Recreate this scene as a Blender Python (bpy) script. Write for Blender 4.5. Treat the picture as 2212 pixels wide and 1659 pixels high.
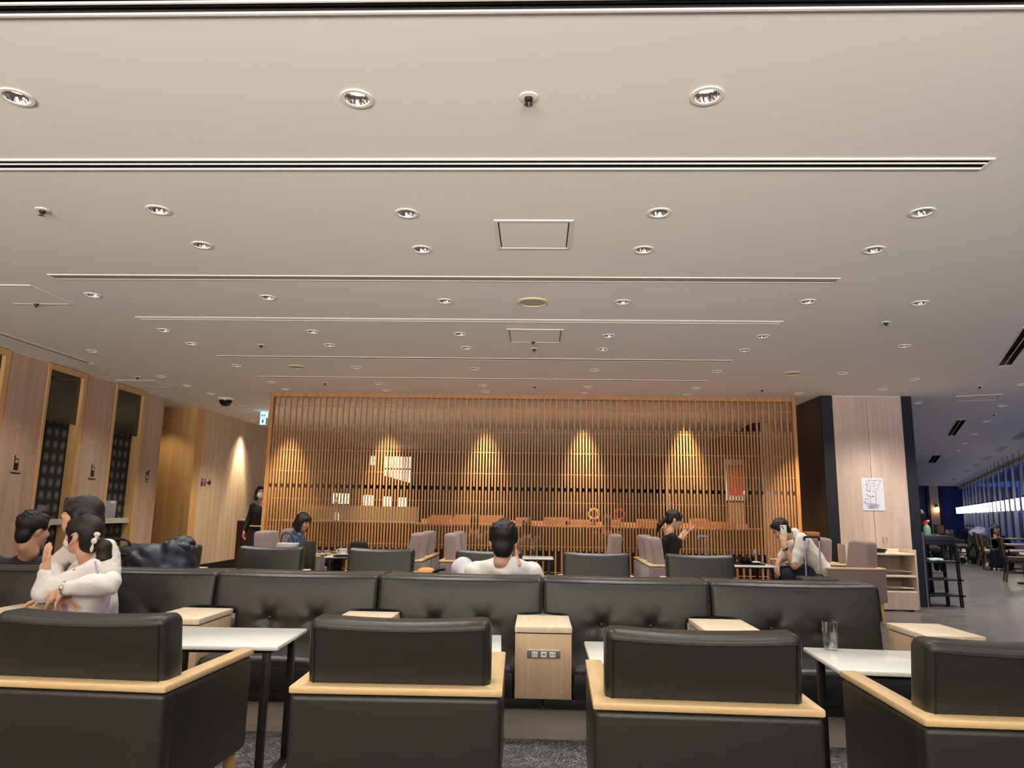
import bpy, bmesh, math, random
import numpy as np
from mathutils import Vector as V, Matrix
from mathutils.geometry import delaunay_2d_cdt
random.seed(7); np.random.seed(7)
D = bpy.data; SC = bpy.context.scene; COL = SC.collection
PI = math.pi
for o in list(D.objects): D.objects.remove(o)

# ------------------------------------------------------------------ camera
F = 1554.0; IW, IH = 2212, 1659
CAMZ = 1.2; YAW, PITCH, ROLL = 0.0371157, 0.1742487, math.radians(0.96)
CEIL = 2.9
_f = V((-math.sin(YAW)*math.cos(PITCH), math.cos(YAW)*math.cos(PITCH), math.sin(PITCH)))
_r0 = V((math.cos(YAW), math.sin(YAW), 0)); _u0 = _r0.cross(_f)
_r = math.cos(ROLL)*_r0 + math.sin(ROLL)*_u0; _u = -math.sin(ROLL)*_r0 + math.cos(ROLL)*_u0
cam = D.cameras.new('camera'); camo = D.objects.new('camera', cam); COL.objects.link(camo)
cam.sensor_width = 36; cam.lens = 36*F/IW; cam.clip_end = 200; cam.clip_start = 0.05
camo.matrix_world = Matrix(((_r.x,_u.x,-_f.x,0),(_r.y,_u.y,-_f.y,0),(_r.z,_u.z,-_f.z,CAMZ),(0,0,0,1)))
SC.camera = camo
def _ray(px, py): return _f + _r*((px-IW/2)/F) - _u*((py-IH/2)/F)
def onz(px, py, z):
    d = _ray(px, py); t = (z-CAMZ)/d.z; return V((d.x*t, d.y*t, z))
def ony(px, py, y):
    d = _ray(px, py); t = y/d.y; return V((d.x*t, y, CAMZ+d.z*t))
def onx(px, py, x):
    d = _ray(px, py); t = x/d.x; return V((x, d.y*t, CAMZ+d.z*t))

# ------------------------------------------------------------------ world, light, exposure
wd = D.worlds.new('dusk'); SC.world = wd; wd.use_nodes = True
bg = wd.node_tree.nodes['Background']; bg.inputs[0].default_value = (0.10,0.22,0.55,1); bg.inputs[1].default_value = 0.85
vs = SC.view_settings; vs.view_transform = 'Standard'; vs.look = 'None'; vs.gamma = 1; vs.exposure = 0.0; vs.use_curve_mapping = False
def lin(c): return tuple(((x/255)/12.92 if x <= 10 else (((x/255)+0.055)/1.055)**2.4) for x in c)
def area(name, loc, direction, sx, sy, energy, col):
    l = D.lights.new(name, 'AREA'); l.shape = 'RECTANGLE'; l.size = sx; l.size_y = sy; l.energy = energy; l.color = col
    o = D.objects.new(name, l); COL.objects.link(o); o.location = loc
    o.rotation_euler = V(direction).to_track_quat('-Z','Y').to_euler(); return o
WARM = (1.0, 0.965, 0.91); NEUT = (1.0, 0.93, 0.84)
# unseen area light added low behind the camera, tilted up to brighten the ceiling
area('rear_uplight', (-0.8,-5.6,0.8), (0,0.75,0.66), 8.0, 1.5, 1850, (1.0,0.955,0.895))
def spot(name, loc, energy, ang, blend=0.6, col=WARM, direction=(0,0,-1), rad=0.03):
    l = D.lights.new(name, 'SPOT'); l.energy = energy; l.spot_size = math.radians(ang); l.spot_blend = blend; l.color = col; l.shadow_soft_size = rad
    o = D.objects.new(name, l); COL.objects.link(o); o.location = loc
    o.rotation_euler = V(direction).to_track_quat('-Z','Y').to_euler(); return o

# ------------------------------------------------------------------ materials
MATS = {}
def newmat(name):
    m = D.materials.new(name); m.use_nodes = True; nt = m.node_tree
    MATS[name] = m; return m, nt, nt.nodes['Principled BSDF']
def plain(name, c, rough=0.5, metal=0.0, bump=0, bscale=200, spec=0.5, var=0.0, vscale=8, emis=None, est=0, coat=0, trans=0, alpha=1, sheen=0):
    m, nt, b = newmat(name); c = lin(c)
    b.inputs['Base Color'].default_value = (*c,1); b.inputs['Roughness'].default_value = rough; b.inputs['Metallic'].default_value = metal
    b.inputs['Specular IOR Level'].default_value = spec
    if coat: b.inputs['Coat Weight'].default_value = coat; b.inputs['Coat Roughness'].default_value = 0.15
    if sheen: b.inputs['Sheen Weight'].default_value = sheen
    if trans: b.inputs['Transmission Weight'].default_value = trans
    if emis: b.inputs['Emission Color'].default_value = (*lin(emis),1); b.inputs['Emission Strength'].default_value = est
    tc = nt.nodes.new('ShaderNodeTexCoord')
    if bump:
        n = nt.nodes.new('ShaderNodeTexNoise'); n.inputs['Scale'].default_value = bscale; n.inputs['Detail'].default_value = 4
        bm = nt.nodes.new('ShaderNodeBump'); bm.inputs['Strength'].default_value = bump; bm.inputs['Distance'].default_value = 0.01
        nt.links.new(tc.outputs['Object'], n.inputs['Vector']); nt.links.new(n.outputs['Fac'], bm.inputs['Height']); nt.links.new(bm.outputs['Normal'], b.inputs['Normal'])
    if var:
        n = nt.nodes.new('ShaderNodeTexNoise'); n.inputs['Scale'].default_value = vscale; n.inputs['Detail'].default_value = 3
        mx = nt.nodes.new('ShaderNodeMix'); mx.data_type = 'RGBA'
        mx.inputs[6].default_value = (*[x*(1-var) for x in c],1); mx.inputs[7].default_value = (*[min(1,x*(1+var)) for x in c],1)
        nt.links.new(tc.outputs['Object'], n.inputs['Vector']); nt.links.new(n.outputs['Fac'], mx.inputs[0]); nt.links.new(mx.outputs[2], b.inputs['Base Color'])
    return m
def wood(name, c1, c2, axis='Z', sc=14, stretch=0.05, rough=0.42, bump=0.05):
    m, nt, b = newmat(name); b.inputs['Roughness'].default_value = rough
    tc = nt.nodes.new('ShaderNodeTexCoord'); mp = nt.nodes.new('ShaderNodeMapping')
    s = [sc, sc, sc]; s['XYZ'.index(axis)] = sc*stretch; mp.inputs['Scale'].default_value = s
    n = nt.nodes.new('ShaderNodeTexNoise'); n.inputs['Scale'].default_value = 1; n.inputs['Detail'].default_value = 6; n.inputs['Roughness'].default_value = 0.65
    n2 = nt.nodes.new('ShaderNodeTexNoise'); n2.inputs['Scale'].default_value = 7; n2.inputs['Detail'].default_value = 4
    ad = nt.nodes.new('ShaderNodeMath'); ad.operation = 'MULTIPLY_ADD'; ad.inputs[1].default_value = 0.35
    cr = nt.nodes.new('ShaderNodeValToRGB'); cr.color_ramp.elements[0].position = 0.38; cr.color_ramp.elements[1].position = 0.92
    cr.color_ramp.elements[0].color = (*lin(c1),1); cr.color_ramp.elements[1].color = (*lin(c2),1)
    L = nt.links.new
    L(tc.outputs['Object'], mp.inputs['Vector']); L(mp.outputs[0], n.inputs['Vector']); L(mp.outputs[0], n2.inputs['Vector'])
    L(n2.outputs['Fac'], ad.inputs[0]); L(n.outputs['Fac'], ad.inputs[2]); L(ad.outputs[0], cr.inputs[0]); L(cr.outputs[0], b.inputs['Base Color'])
    if bump:
        bm = nt.nodes.new('ShaderNodeBump'); bm.inputs['Strength'].default_value = bump; bm.inputs['Distance'].default_value = 0.004
        L(n2.outputs['Fac'], bm.inputs['Height']); L(bm.outputs[0], b.inputs['Normal'])
    return m
def glassmat(name, tint=(245,250,250), rough=0.02, mixf=0.86):
    m, nt, b = newmat(name); nt.nodes.remove(b)
    out = nt.nodes['Material Output']
    tr = nt.nodes.new('ShaderNodeBsdfTransparent'); tr.inputs[0].default_value = (*lin(tint),1)
    gl = nt.nodes.new('ShaderNodeBsdfGlossy'); gl.inputs['Roughness'].default_value = rough
    fr = nt.nodes.new('ShaderNodeFresnel'); fr.inputs['IOR'].default_value = 1.5
    mx = nt.nodes.new('ShaderNodeMixShader'); mm = nt.nodes.new('ShaderNodeMath'); mm.operation = 'MULTIPLY_ADD'; mm.inputs[1].default_value = 0.3; mm.inputs[2].default_value = max(0.0, 1-mixf-0.06)
    L = nt.links.new; L(fr.outputs[0], mm.inputs[0]); L(mm.outputs[0], mx.inputs[0]); L(tr.outputs[0], mx.inputs[1]); L(gl.outputs[0], mx.inputs[2]); L(mx.outputs[0], out.inputs[0])
    return m
def emit(name, c, st):
    return plain(name, (20,20,20), 0.5, emis=c, est=st)

def hairmat(name, c):
    m, nt, b = newmat(name); L = nt.links.new; c = lin(c)
    b.inputs['Roughness'].default_value = 0.42; b.inputs['Specular IOR Level'].default_value = 0.45
    tc = nt.nodes.new('ShaderNodeTexCoord'); mp = nt.nodes.new('ShaderNodeMapping'); mp.inputs['Scale'].default_value = (260,260,26); mp.inputs['Rotation'].default_value = (0.25,0.2,0)
    n = nt.nodes.new('ShaderNodeTexNoise'); n.inputs['Scale'].default_value = 1; n.inputs['Detail'].default_value = 3
    bm = nt.nodes.new('ShaderNodeBump'); bm.inputs['Strength'].default_value = 0.55; bm.inputs['Distance'].default_value = 0.006
    mx = nt.nodes.new('ShaderNodeMix'); mx.data_type = 'RGBA'; mx.inputs[6].default_value = (*[x*.5 for x in c],1); mx.inputs[7].default_value = (*[x*1.9 for x in c],1)
    L(tc.outputs['Object'], mp.inputs['Vector']); L(mp.outputs[0], n.inputs['Vector']); L(n.outputs['Fac'], bm.inputs['Height']); L(bm.outputs[0], b.inputs['Normal']); L(n.outputs['Fac'], mx.inputs[0]); L(mx.outputs[2], b.inputs['Base Color'])
    return m
plain('ceiling', (234,227,216), 0.75, var=0.03, vscale=0.6)
plain('trim_white', (226,218,206), 0.45)
plain('slot_dark', (30,27,25), 0.7)
plain('slot_blade', (60,56,52), 0.45, metal=0.3)
plain('slot_blade_light', (165,158,146), 0.5)
plain('leather', (41,41,38), 0.34, bump=0.10, bscale=260, var=0.06, vscale=3, spec=0.5)
plain('leather_black', (20,20,20), 0.45, bump=0.10, bscale=260)
plain('piping', (22,22,21), 0.5)
wood('oak', (210,176,126), (236,206,160), 'X', 22)
wood('oak_y', (210,176,126), (236,206,160), 'Y', 22)
wood('oak_z', (186,142,88), (214,172,116), 'Z', 22)
wood('pale_top', (214,190,158), (238,220,194), 'Y', 30)
wood('pale_front', (186,156,124), (212,184,152), 'Z', 34)
wood('panel', (164,132,108), (202,172,146), 'Z', 9)
wood('panel_pale', (190,160,132), (220,194,166), 'Z', 9)
wood('panel_warm', (184,138,86), (214,172,118), 'Z', 9)
wood('pillar_wood', (176,152,136), (214,194,178), 'Z', 9)
wood('plinth', (178,166,152), (206,194,180), 'X', 16)
wood('slat', (158,108,62), (202,150,94), 'Z', 26, rough=0.5)
wood('dark_wood', (34,20,12), (52,32,20), 'Z', 12)
wood('mahogany', (58,24,14), (84,38,24), 'Z', 10)
wood('chair_wood', (74,52,36), (104,76,54), 'Z', 18)
wood('counter_wood', (188,138,98), (224,176,136), 'X', 14)
plain('navy_black', (22,23,30), 0.5)
plain('navy_wall', (40,52,96), 0.6, var=0.15, vscale=0.7)
plain('black', (16,16,18), 0.5)
plain('black_gloss', (10,10,12), 0.2)
plain('steel_dark', (48,46,44), 0.4, metal=0.6)
plain('chrome', (225,225,225), 0.12, metal=1.0)
plain('reflector', (200,196,190), 0.18, metal=1.0)
plain('aluminium', (196,198,206), 0.3, metal=0.9)
plain('brass', (196,150,84), 0.3, metal=0.9)
plain('white_top', (236,236,230), 0.22, spec=0.5, coat=0.3)
plain('white_china', (240,238,232), 0.2)
plain('white_plastic', (232,228,220), 0.4)
plain('grey_plate', (112,108,108), 0.4)
plain('mauve', (142,120,116), 0.9, bump=0.35, bscale=420, var=0.12, vscale=60, sheen=0.3)
plain('beige_seat', (170,150,124), 0.7, bump=0.2, bscale=200)
plain('skin', (224,176,146), 0.5, var=0.04, vscale=14)
plain('skin_b', (206,156,124), 0.5, var=0.04, vscale=14)
plain('lip', (184,104,92), 0.45)
plain('eye_dark', (18,12,10), 0.25)
hairmat('hair_black', (13,11,11))
hairmat('hair_brown', (26,16,13))
plain('white_cloth', (232,228,224), 0.85, bump=0.5, bscale=26)
plain('lace', (222,214,206), 0.9, bump=1.0, bscale=120, var=0.15, vscale=150)
plain('cream_cloth', (226,220,206), 0.85, bump=0.3, bscale=40)
plain('lilac', (196,170,200), 0.85, bump=0.3, bscale=40)
plain('navy_cloth', (42,44,58), 0.85, bump=0.3, bscale=40)
plain('navy_puffer', (19,22,42), 0.5, bump=0.5, bscale=22)
plain('black_cloth', (14,13,14), 0.8, bump=0.3, bscale=40)
plain('grey_cloth', (196,196,202), 0.85, bump=0.3, bscale=30)
plain('denim', (72,92,128), 0.85, var=0.55, vscale=9, bump=0.2, bscale=120)
plain('bag_white', (188,184,182), 0.7, var=0.25, vscale=16)
plain('dark_jeans', (22,26,40), 0.85, bump=0.3, bscale=40)
plain('camo', (58,66,48), 0.85, var=0.75, vscale=26)
plain('print_cloth', (70,66,62), 0.85, var=0.98, vscale=50)
plain('phone_white', (232,234,222), 0.25)
plain('phone_rose', (220,180,160), 0.3)
plain('olive', (40,42,28), 0.7)
plain('orange_cloth', (206,140,70), 0.6)
plain('red_plastic', (206,40,30), 0.4)
plain('bottle_green', (150,196,168), 0.15, trans=0.5)
plain('laptop_grey', (150,152,158), 0.4)
plain('paper', (206,210,220), 0.6)
plain('ink', (60,60,72), 0.7)
plain('sign_black', (18,14,12), 0.5)
plain('sign_blue', (40,60,130), 0.5)
plain('sign_red', (170,50,50), 0.5)
plain('speaker_mesh', (176,166,146), 0.7, bump=0.3, bscale=400)
plain('speaker_rim', (218,200,162), 0.5)
plain('camera_dome', (18,14,14), 0.1)
plain('grey_wall', (120,110,98), 0.7, var=0.06, vscale=2)
plain('fin', (206,208,226), 0.5)
plain('mullion', (18,20,28), 0.5)
plain('pale_trim', (200,190,170), 0.6)
plain('wreath_red', (150,26,30), 0.8, bump=1, bscale=60)
plain('wreath_cream', (214,190,130), 0.8, bump=1, bscale=60)
plain('leaf', (58,66,34), 0.6)
plain('towel', (190,214,214), 0.8)
plain('blue_grey', (150,160,196), 0.35, metal=0.3)
plain('stroller_blue', (150,152,176), 0.8, var=0.6, vscale=9)
plain('brown_case', (150,96,46), 0.5)
plain('red_poster', (196,60,36), 0.6)
glassmat('glass', (252,253,253), 0.04, 0.85); glassmat('water_glass', (246,250,249), 0.02, 0.92); glassmat('window_glass', (200,215,245), 0.03, 0.9); glassmat('booth_glass', (176,174,164), 0.05, 0.86)
emit('bulb', (255,246,232), 3.2); emit('bulb_dim', (255,240,220), 2.0); emit('lamp_glow', (255,240,214), 14); emit('lantern', (255,240,190), 6); emit('sconce_glow', (255,196,120), 9)
emit('exit_cyan', (170,240,255), 1.6); emit('blind_glow', (255,250,236), 3.0); emit('exit_glow', (120,190,255), 9)
# carpet: crossing fine scratches
def carpet():
    m, nt, b = newmat('carpet'); b.inputs['Roughness'].default_value = 0.95; L = nt.links.new
    tc = nt.nodes.new('ShaderNodeTexCoord'); outs = []
    for rot, s in ((0.5,(9,210,1)), (2.2,(9,230,1)), (1.35,(12,190,1))):
        mp = nt.nodes.new('ShaderNodeMapping'); mp.vector_type = 'TEXTURE'; mp.inputs['Rotation'].default_value = (0,0,rot); mp.inputs['Scale'].default_value = (1/s[0],1/s[1],1)
        n = nt.nodes.new('ShaderNodeTexNoise'); n.inputs['Scale'].default_value = 1.0; n.inputs['Detail'].default_value = 2
        L(tc.outputs['Object'], mp.inputs['Vector']); L(mp.outputs[0], n.inputs['Vector']); outs.append(n)
    a = nt.nodes.new('ShaderNodeMath'); a.operation = 'MAXIMUM'; L(outs[0].outputs['Fac'], a.inputs[0]); L(outs[1].outputs['Fac'], a.inputs[1])
    a2 = nt.nodes.new('ShaderNodeMath'); a2.operation = 'MAXIMUM'; L(a.outputs[0], a2.inputs[0]); L(outs[2].outputs['Fac'], a2.inputs[1])
    cr = nt.nodes.new('ShaderNodeValToRGB'); cr.color_ramp.elements[0].position = 0.56; cr.color_ramp.elements[1].position = 0.74
    cr.color_ramp.elements[0].color = (*lin((56,55,58)),1); cr.color_ramp.elements[1].color = (*lin((196,192,190)),1)
    L(a2.outputs[0], cr.inputs[0]); L(cr.outputs[0], b.inputs['Base Color'])
    bm = nt.nodes.new('ShaderNodeBump'); bm.inputs['Strength'].default_value = 0.4; bm.inputs['Distance'].default_value = 0.004
    L(a2.outputs[0], bm.inputs['Height']); L(bm.outputs[0], b.inputs['Normal'])
carpet()
def plaid():
    m, nt, b = newmat('plaid'); b.inputs['Roughness'].default_value = 0.9; L = nt.links.new
    tc = nt.nodes.new('ShaderNodeTexCoord'); sp = nt.nodes.new('ShaderNodeSeparateXYZ'); L(tc.outputs['Object'], sp.inputs[0]); fs = []
    for k, f in ((1,22),(2,20)):
        mu = nt.nodes.new('ShaderNodeMath'); mu.operation = 'MULTIPLY'; mu.inputs[1].default_value = f*2; L(sp.outputs[k], mu.inputs[0])
        si = nt.nodes.new('ShaderNodeMath'); si.operation = 'SINE'; L(mu.outputs[0], si.inputs[0])
        ma = nt.nodes.new('ShaderNodeMath'); ma.operation = 'MULTIPLY_ADD'; ma.inputs[1].default_value = 0.5; ma.inputs[2].default_value = 0.5; L(si.outputs[0], ma.inputs[0]); fs.append(ma)
    mm = nt.nodes.new('ShaderNodeMath'); mm.operation = 'MULTIPLY'; L(fs[0].outputs[0], mm.inputs[0]); L(fs[1].outputs[0], mm.inputs[1])
    cr = nt.nodes.new('ShaderNodeValToRGB'); cr.color_ramp.elements[0].position = 0.05; cr.color_ramp.elements[1].position = 1.0
    cr.color_ramp.elements[0].color = (*lin((30,28,32)),1); cr.color_ramp.elements[1].color = (*lin((112,106,98)),1)
    L(mm.outputs[0], cr.inputs[0]); L(cr.outputs[0], b.inputs['Base Color'])
plaid()
def stone():
    m, nt, b = newmat('stone'); L = nt.links.new
    tc = nt.nodes.new('ShaderNodeTexCoord'); mp = nt.nodes.new('ShaderNodeMapping'); mp.vector_type = 'TEXTURE'; mp.inputs['Rotation'].default_value = (0,0,-0.45); mp.inputs['Scale'].default_value = (1/2.5,1/22,1)
    n = nt.nodes.new('ShaderNodeTexNoise'); n.inputs['Scale'].default_value = 1; n.inputs['Detail'].default_value = 5
    cr = nt.nodes.new('ShaderNodeValToRGB'); cr.color_ramp.elements[0].position = 0.35; cr.color_ramp.elements[1].position = 0.75
    cr.color_ramp.elements[0].color = (*lin((70,66,64)),1); cr.color_ramp.elements[1].color = (*lin((104,98,94)),1)
    L(tc.outputs['Object'], mp.inputs['Vector']); L(mp.outputs[0], n.inputs['Vector']); L(n.outputs['Fac'], cr.inputs[0]); L(cr.outputs[0], b.inputs['Base Color'])
    mr = nt.nodes.new('ShaderNodeMapRange'); mr.inputs[3].default_value = 0.22; mr.inputs[4].default_value = 0.42; L(n.outputs['Fac'], mr.inputs[0]); L(mr.outputs[0], b.inputs['Roughness'])
stone()

# ------------------------------------------------------------------ mesh helpers
class MB:
    def __init__(s): s.v = []; s.f = []
    def add(s, vs, fs):
        n = len(s.v); s.v += [tuple(p) for p in vs]; s.f += [tuple(i+n for i in f) for f in fs]; return s
    def box(s, x0,x1,y0,y1,z0,z1):
        if x0>x1: x0,x1=x1,x0
        if y0>y1: y0,y1=y1,y0
        if z0>z1: z0,z1=z1,z0
        return s.add([(x0,y0,z0),(x1,y0,z0),(x1,y1,z0),(x0,y1,z0),(x0,y0,z1),(x1,y0,z1),(x1,y1,z1),(x0,y1,z1)],
                     [(0,3,2,1),(4,5,6,7),(0,1,5,4),(1,2,6,5),(2,3,7,6),(3,0,4,7)])
    def prism(s, poly, axis, a, b):     # poly in the two other axes (in cyclic order), extruded a..b along axis
        n = len(poly)
        def P(u,v,w): return {'X':(w,u,v),'Y':(u,w,v),'Z':(u,v,w)}[axis]
        vs = [P(u,v,a) for u,v in poly]+[P(u,v,b) for u,v in poly]
        return s.add(vs, [tuple(range(n-1,-1,-1)), tuple(range(n,2*n))]+[(i,(i+1)%n,n+(i+1)%n,n+i) for i in range(n)])
    def cyl(s, a, b, ra, rb=None, n=12, cap=True):
        a, b = V(a), V(b); rb = ra if rb is None else rb; d = (b-a).normalized()
        x = d.orthogonal().normalized(); y = d.cross(x)
        vs = [a+(x*math.cos(2*PI*i/n)+y*math.sin(2*PI*i/n))*ra for i in range(n)]+[b+(x*math.cos(2*PI*i/n)+y*math.sin(2*PI*i/n))*rb for i in range(n)]
        fs = [(i,(i+1)%n,n+(i+1)%n,n+i) for i in range(n)]
        if cap: fs += [tuple(range(n-1,-1,-1)), tuple(range(n,2*n))]
        return s.add(vs, fs)
    def tube(s, pts, r, n=6):
        pts = [V(p) for p in pts]
        if 3 <= len(pts) <= 8:      # round the bends
            q = [pts[0]]+pts+[pts[-1]]; o = []
            for i in range(1,len(q)-2):
                for k in range(5):
                    t = k/5; o.append(0.5*((2*q[i])+(q[i+1]-q[i-1])*t+(2*q[i-1]-5*q[i]+4*q[i+1]-q[i+2])*t*t+(3*q[i]-q[i-1]-3*q[i+1]+q[i+2])*t**3))
            pts = o+[pts[-1]]
        N = len(pts); vs = []; x = None
        for i,p in enumerate(pts):
            d = (pts[min(i+1,N-1)]-pts[max(i-1,0)]).normalized()
            if x is None: x = d.orthogonal().normalized()
            x = (x-d*x.dot(d)).normalized(); y = d.cross(x)
            vs += [p+(x*math.cos(2*PI*k/n)+y*math.sin(2*PI*k/n))*r for k in range(n)]
        fs = [(i*n+k,i*n+(k+1)%n,(i+1)*n+(k+1)%n,(i+1)*n+k) for i in range(N-1) for k in range(n)]
        fs += [tuple(range(n-1,-1,-1)), tuple(range((N-1)*n,N*n))]
        return s.add(vs, fs)
    def lathe(s, prof, c=(0,0,0), n=20):
        vs = []; fs = []; m = len(prof)
        for i in range(n):
            a = 2*PI*i/n; vs += [(c[0]+r*math.cos(a), c[1]+r*math.sin(a), c[2]+z) for r,z in prof]
        for i in range(n):
            j = (i+1)%n; fs += [(i*m+k,j*m+k,j*m+k+1,i*m+k+1) for k in range(m-1)]
        return s.add(vs, fs)
    def ell(s, c, r, n=12, m=8):
        vs = [(c[0],c[1],c[2]-r[2])]; fs = []
        for j in range(1,m):
            t = -PI/2+PI*j/m
            for i in range(n):
                a = 2*PI*i/n; vs.append((c[0]+r[0]*math.cos(t)*math.cos(a), c[1]+r[1]*math.cos(t)*math.sin(a), c[2]+r[2]*math.sin(t)))
        vs.append((c[0],c[1],c[2]+r[2])); T = len(vs)-1
        fs += [(0,1+(i+1)%n,1+i) for i in range(n)]
        for j in range(m-2): fs += [(1+j*n+i,1+j*n+(i+1)%n,1+(j+1)*n+(i+1)%n,1+(j+1)*n+i) for i in range(n)]
        fs += [(T,1+(m-2)*n+i,1+(m-2)*n+(i+1)%n) for i in range(n)]
        return s.add(vs, fs)
    def rbox(s, c, h, r, n=(4,4,4), fn=None, seg=3):   # rounded box: centre, half sizes, radius
        ax = []
        for k in range(3):
            H, R = h[k], min(r, h[k]*0.98)
            arc = [-H+R*(i/seg) for i in range(seg)]
            mid = [-(H-R)+2*(H-R)*i/n[k] for i in range(n[k]+1)]
            ax.append(arc+mid+[-q for q in arc[::-1]])
        N = [len(a) for a in ax]; idx = {}; vs = []; fs = []
        def vid(i,j,k):
            if (i,j,k) not in idx:
                p = V((ax[0][i],ax[1][j],ax[2][k])); q = V([max(-(h[t]-min(r,h[t]*.98)), min(h[t]-min(r,h[t]*.98), p[t])) for t in range(3)])
                d = p-q
                if d.length > 1e-9: p = q+d.normalized()*min(r, max(abs(d.x),abs(d.y),abs(d.z)))
                p = V((p.x+c[0],p.y+c[1],p.z+c[2]))
                if fn: p = V(fn(p))
                idx[(i,j,k)] = len(vs); vs.append(p)
            return idx[(i,j,k)]
        for i in range(N[0]-1):
            for j in range(N[1]-1):
                fs.append((vid(i,j,0),vid(i,j+1,0),vid(i+1,j+1,0),vid(i+1,j,0))); K=N[2]-1
                fs.append((vid(i,j,K),vid(i+1,j,K),vid(i+1,j+1,K),vid(i,j+1,K)))
        for i in range(N[0]-1):
            for k in range(N[2]-1):
                fs.append((vid(i,0,k),vid(i+1,0,k),vid(i+1,0,k+1),vid(i,0,k+1))); J=N[1]-1
                fs.append((vid(i,J,k),vid(i,J,k+1),vid(i+1,J,k+1),vid(i+1,J,k)))
        for j in range(N[1]-1):
            for k in range(N[2]-1):
                fs.append((vid(0,j,k),vid(0,j,k+1),vid(0,j+1,k+1),vid(0,j+1,k))); I=N[0]-1
                fs.append((vid(I,j,k),vid(I,j+1,k),vid(I,j+1,k+1),vid(I,j,k+1)))
        return s.add(vs, fs)
    def xf(s, M):
        s.v = [tuple(M @ V(p)) for p in s.v]; return s
    def mesh(s, name, bev=0, seg=2):
        me = D.meshes.new(name); me.from_pydata(s.v, [], s.f)
        if bev:
            bm = bmesh.new(); bm.from_mesh(me)
            bmesh.ops.bevel(bm, geom=[e for e in bm.edges if e.is_manifold and e.calc_face_angle(0) > 0.5], offset=bev, segments=seg, affect='EDGES', profile=0.5)
            bm.to_mesh(me); bm.free()
        me.update(); return me
def wl(o):
    p = V((0,0,0))
    while o: p = p+V(o.location); o = o.parent
    return p
def finish(o, mat, smooth):
    me = o.data
    if mat and not me.materials: me.materials.append(MATS[mat])
    if smooth:
        me.polygons.foreach_set('use_smooth', [True]*len(me.polygons))
        if smooth != 2:
            try: me.set_sharp_from_angle(angle=math.radians(42))
            except Exception: pass
    return o
def part(parent, name, mb, mat, bev=0, smooth=1, w=False, label=None, seg=2):
    if w:
        q = wl(parent); mb.v = [(p[0]-q.x,p[1]-q.y,p[2]-q.z) for p in mb.v]
    o = D.objects.new(name, mb.mesh(name, bev, seg)); COL.objects.link(o); o.parent = parent
    if label: o['label'] = label
    return finish(o, mat, smooth)
def solo(name, mb, mat, label=None, cat=None, group=None, base=None, bev=0, smooth=1, kind=None, loc=None, rotz=0):
    if loc is None and base is None:
        xs = [p[0] for p in mb.v]; ys = [p[1] for p in mb.v]; base = ((min(xs)+max(xs))/2,(min(ys)+max(ys))/2,min(p[2] for p in mb.v))
    if base is not None: mb.v = [(p[0]-base[0],p[1]-base[1],p[2]-base[2]) for p in mb.v]; loc = base
    o = D.objects.new(name, mb.mesh(name, bev)); COL.objects.link(o); o.location = loc; o.rotation_euler = (0,0,rotz)
    tag(o, label, cat, group, kind); return finish(o, mat, smooth)
def tag(o, label=None, cat=None, group=None, kind=None):
    if label: o['label'] = label
    if cat: o['category'] = cat
    if group: o['group'] = group
    if kind: o['kind'] = kind
def thing(name, label, cat, loc=(0,0,0), rotz=0, group=None):
    o = D.objects.new(name, None); COL.objects.link(o); o.empty_display_size = 0.1
    o.location = loc; o.rotation_euler = (0,0,rotz); tag(o, label, cat, group); return o
def struct(name, mb, mat, bev=0, smooth=1, base=(0,0,0), label=None):
    return solo(name, mb, mat, label, None, None, base=base, bev=bev, smooth=smooth, kind='structure')
def dup(root, loc, rotz=0, label=None, group=None):
    r = root.copy(); COL.objects.link(r); r.location = loc; r.rotation_euler = (0,0,rotz)
    if label: r['label'] = label
    if group: r['group'] = group
    for ch in list(root.children):
        c = ch.copy(); COL.objects.link(c); c.parent = r
        for g in list(ch.children):
            d = g.copy(); COL.objects.link(d); d.parent = c
    return r
def textmesh(txt, size, M, ext=0.0015):
    cu = D.curves.new('txt','FONT'); cu.body = txt; cu.size = size; cu.align_x = 'CENTER'; cu.extrude = ext; cu.resolution_u = 2
    o = D.objects.new('txt', cu); COL.objects.link(o); bpy.context.view_layer.update()
    me = o.evaluated_get(bpy.context.evaluated_depsgraph_get()).to_mesh()
    mb = MB(); mb.add([M @ v.co for v in me.vertices], [tuple(p.vertices) for p in me.polygons])
    o.to_mesh_clear(); D.objects.remove(o); D.curves.remove(cu); return mb
ORD = ['first','second','third','fourth','fifth','sixth','seventh','eighth','ninth','tenth','eleventh','twelfth','thirteenth','fourteenth','fifteenth','sixteenth','seventeenth','eighteenth','nineteenth','twentieth']
# ------------------------------------------------------------------ structure: floor, walls, window front
WX0, WY0 = 5.2, 3.55; WA = -math.atan2(0.4343, 0.9007); WD = V((0.4343,0.9007,0)); WN = V((-0.9007,0.4343,0))
def wp(u, n, z=0.0):   # point along the window front: u metres along, n metres into the room
    p = V((WX0,WY0,0))+WD*u+WN*n; return V((p.x,p.y,z))
WE = wp(41.5,0)
fl = struct('floor', MB().prism([(-9,-8.2),(5.4,-8.2),(5.4,3.55),(WE.x+.2,WE.y),(-9,WE.y)], 'Z', -0.12, 0.0), 'stone')
part(fl, 'carpet', MB().box(-5.97,2.75,-8,11.9,0,0.004), 'carpet', smooth=0)
part(fl, 'floor_strip', MB().box(5.35,6.45,11.15,11.18,0,0.006), 'aluminium', smooth=0)
struct('wall_light_blocker', MB().box(-5.9,5.1,-1.4,-1.25,0,1.15), 'leather', smooth=0)  # unseen low wall, added to keep the rear light off the chair backs
wb = struct('wall_back', MB().box(-6.2,5.4,-8.2,-8.0,0,CEIL), 'panel', smooth=0)
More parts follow.
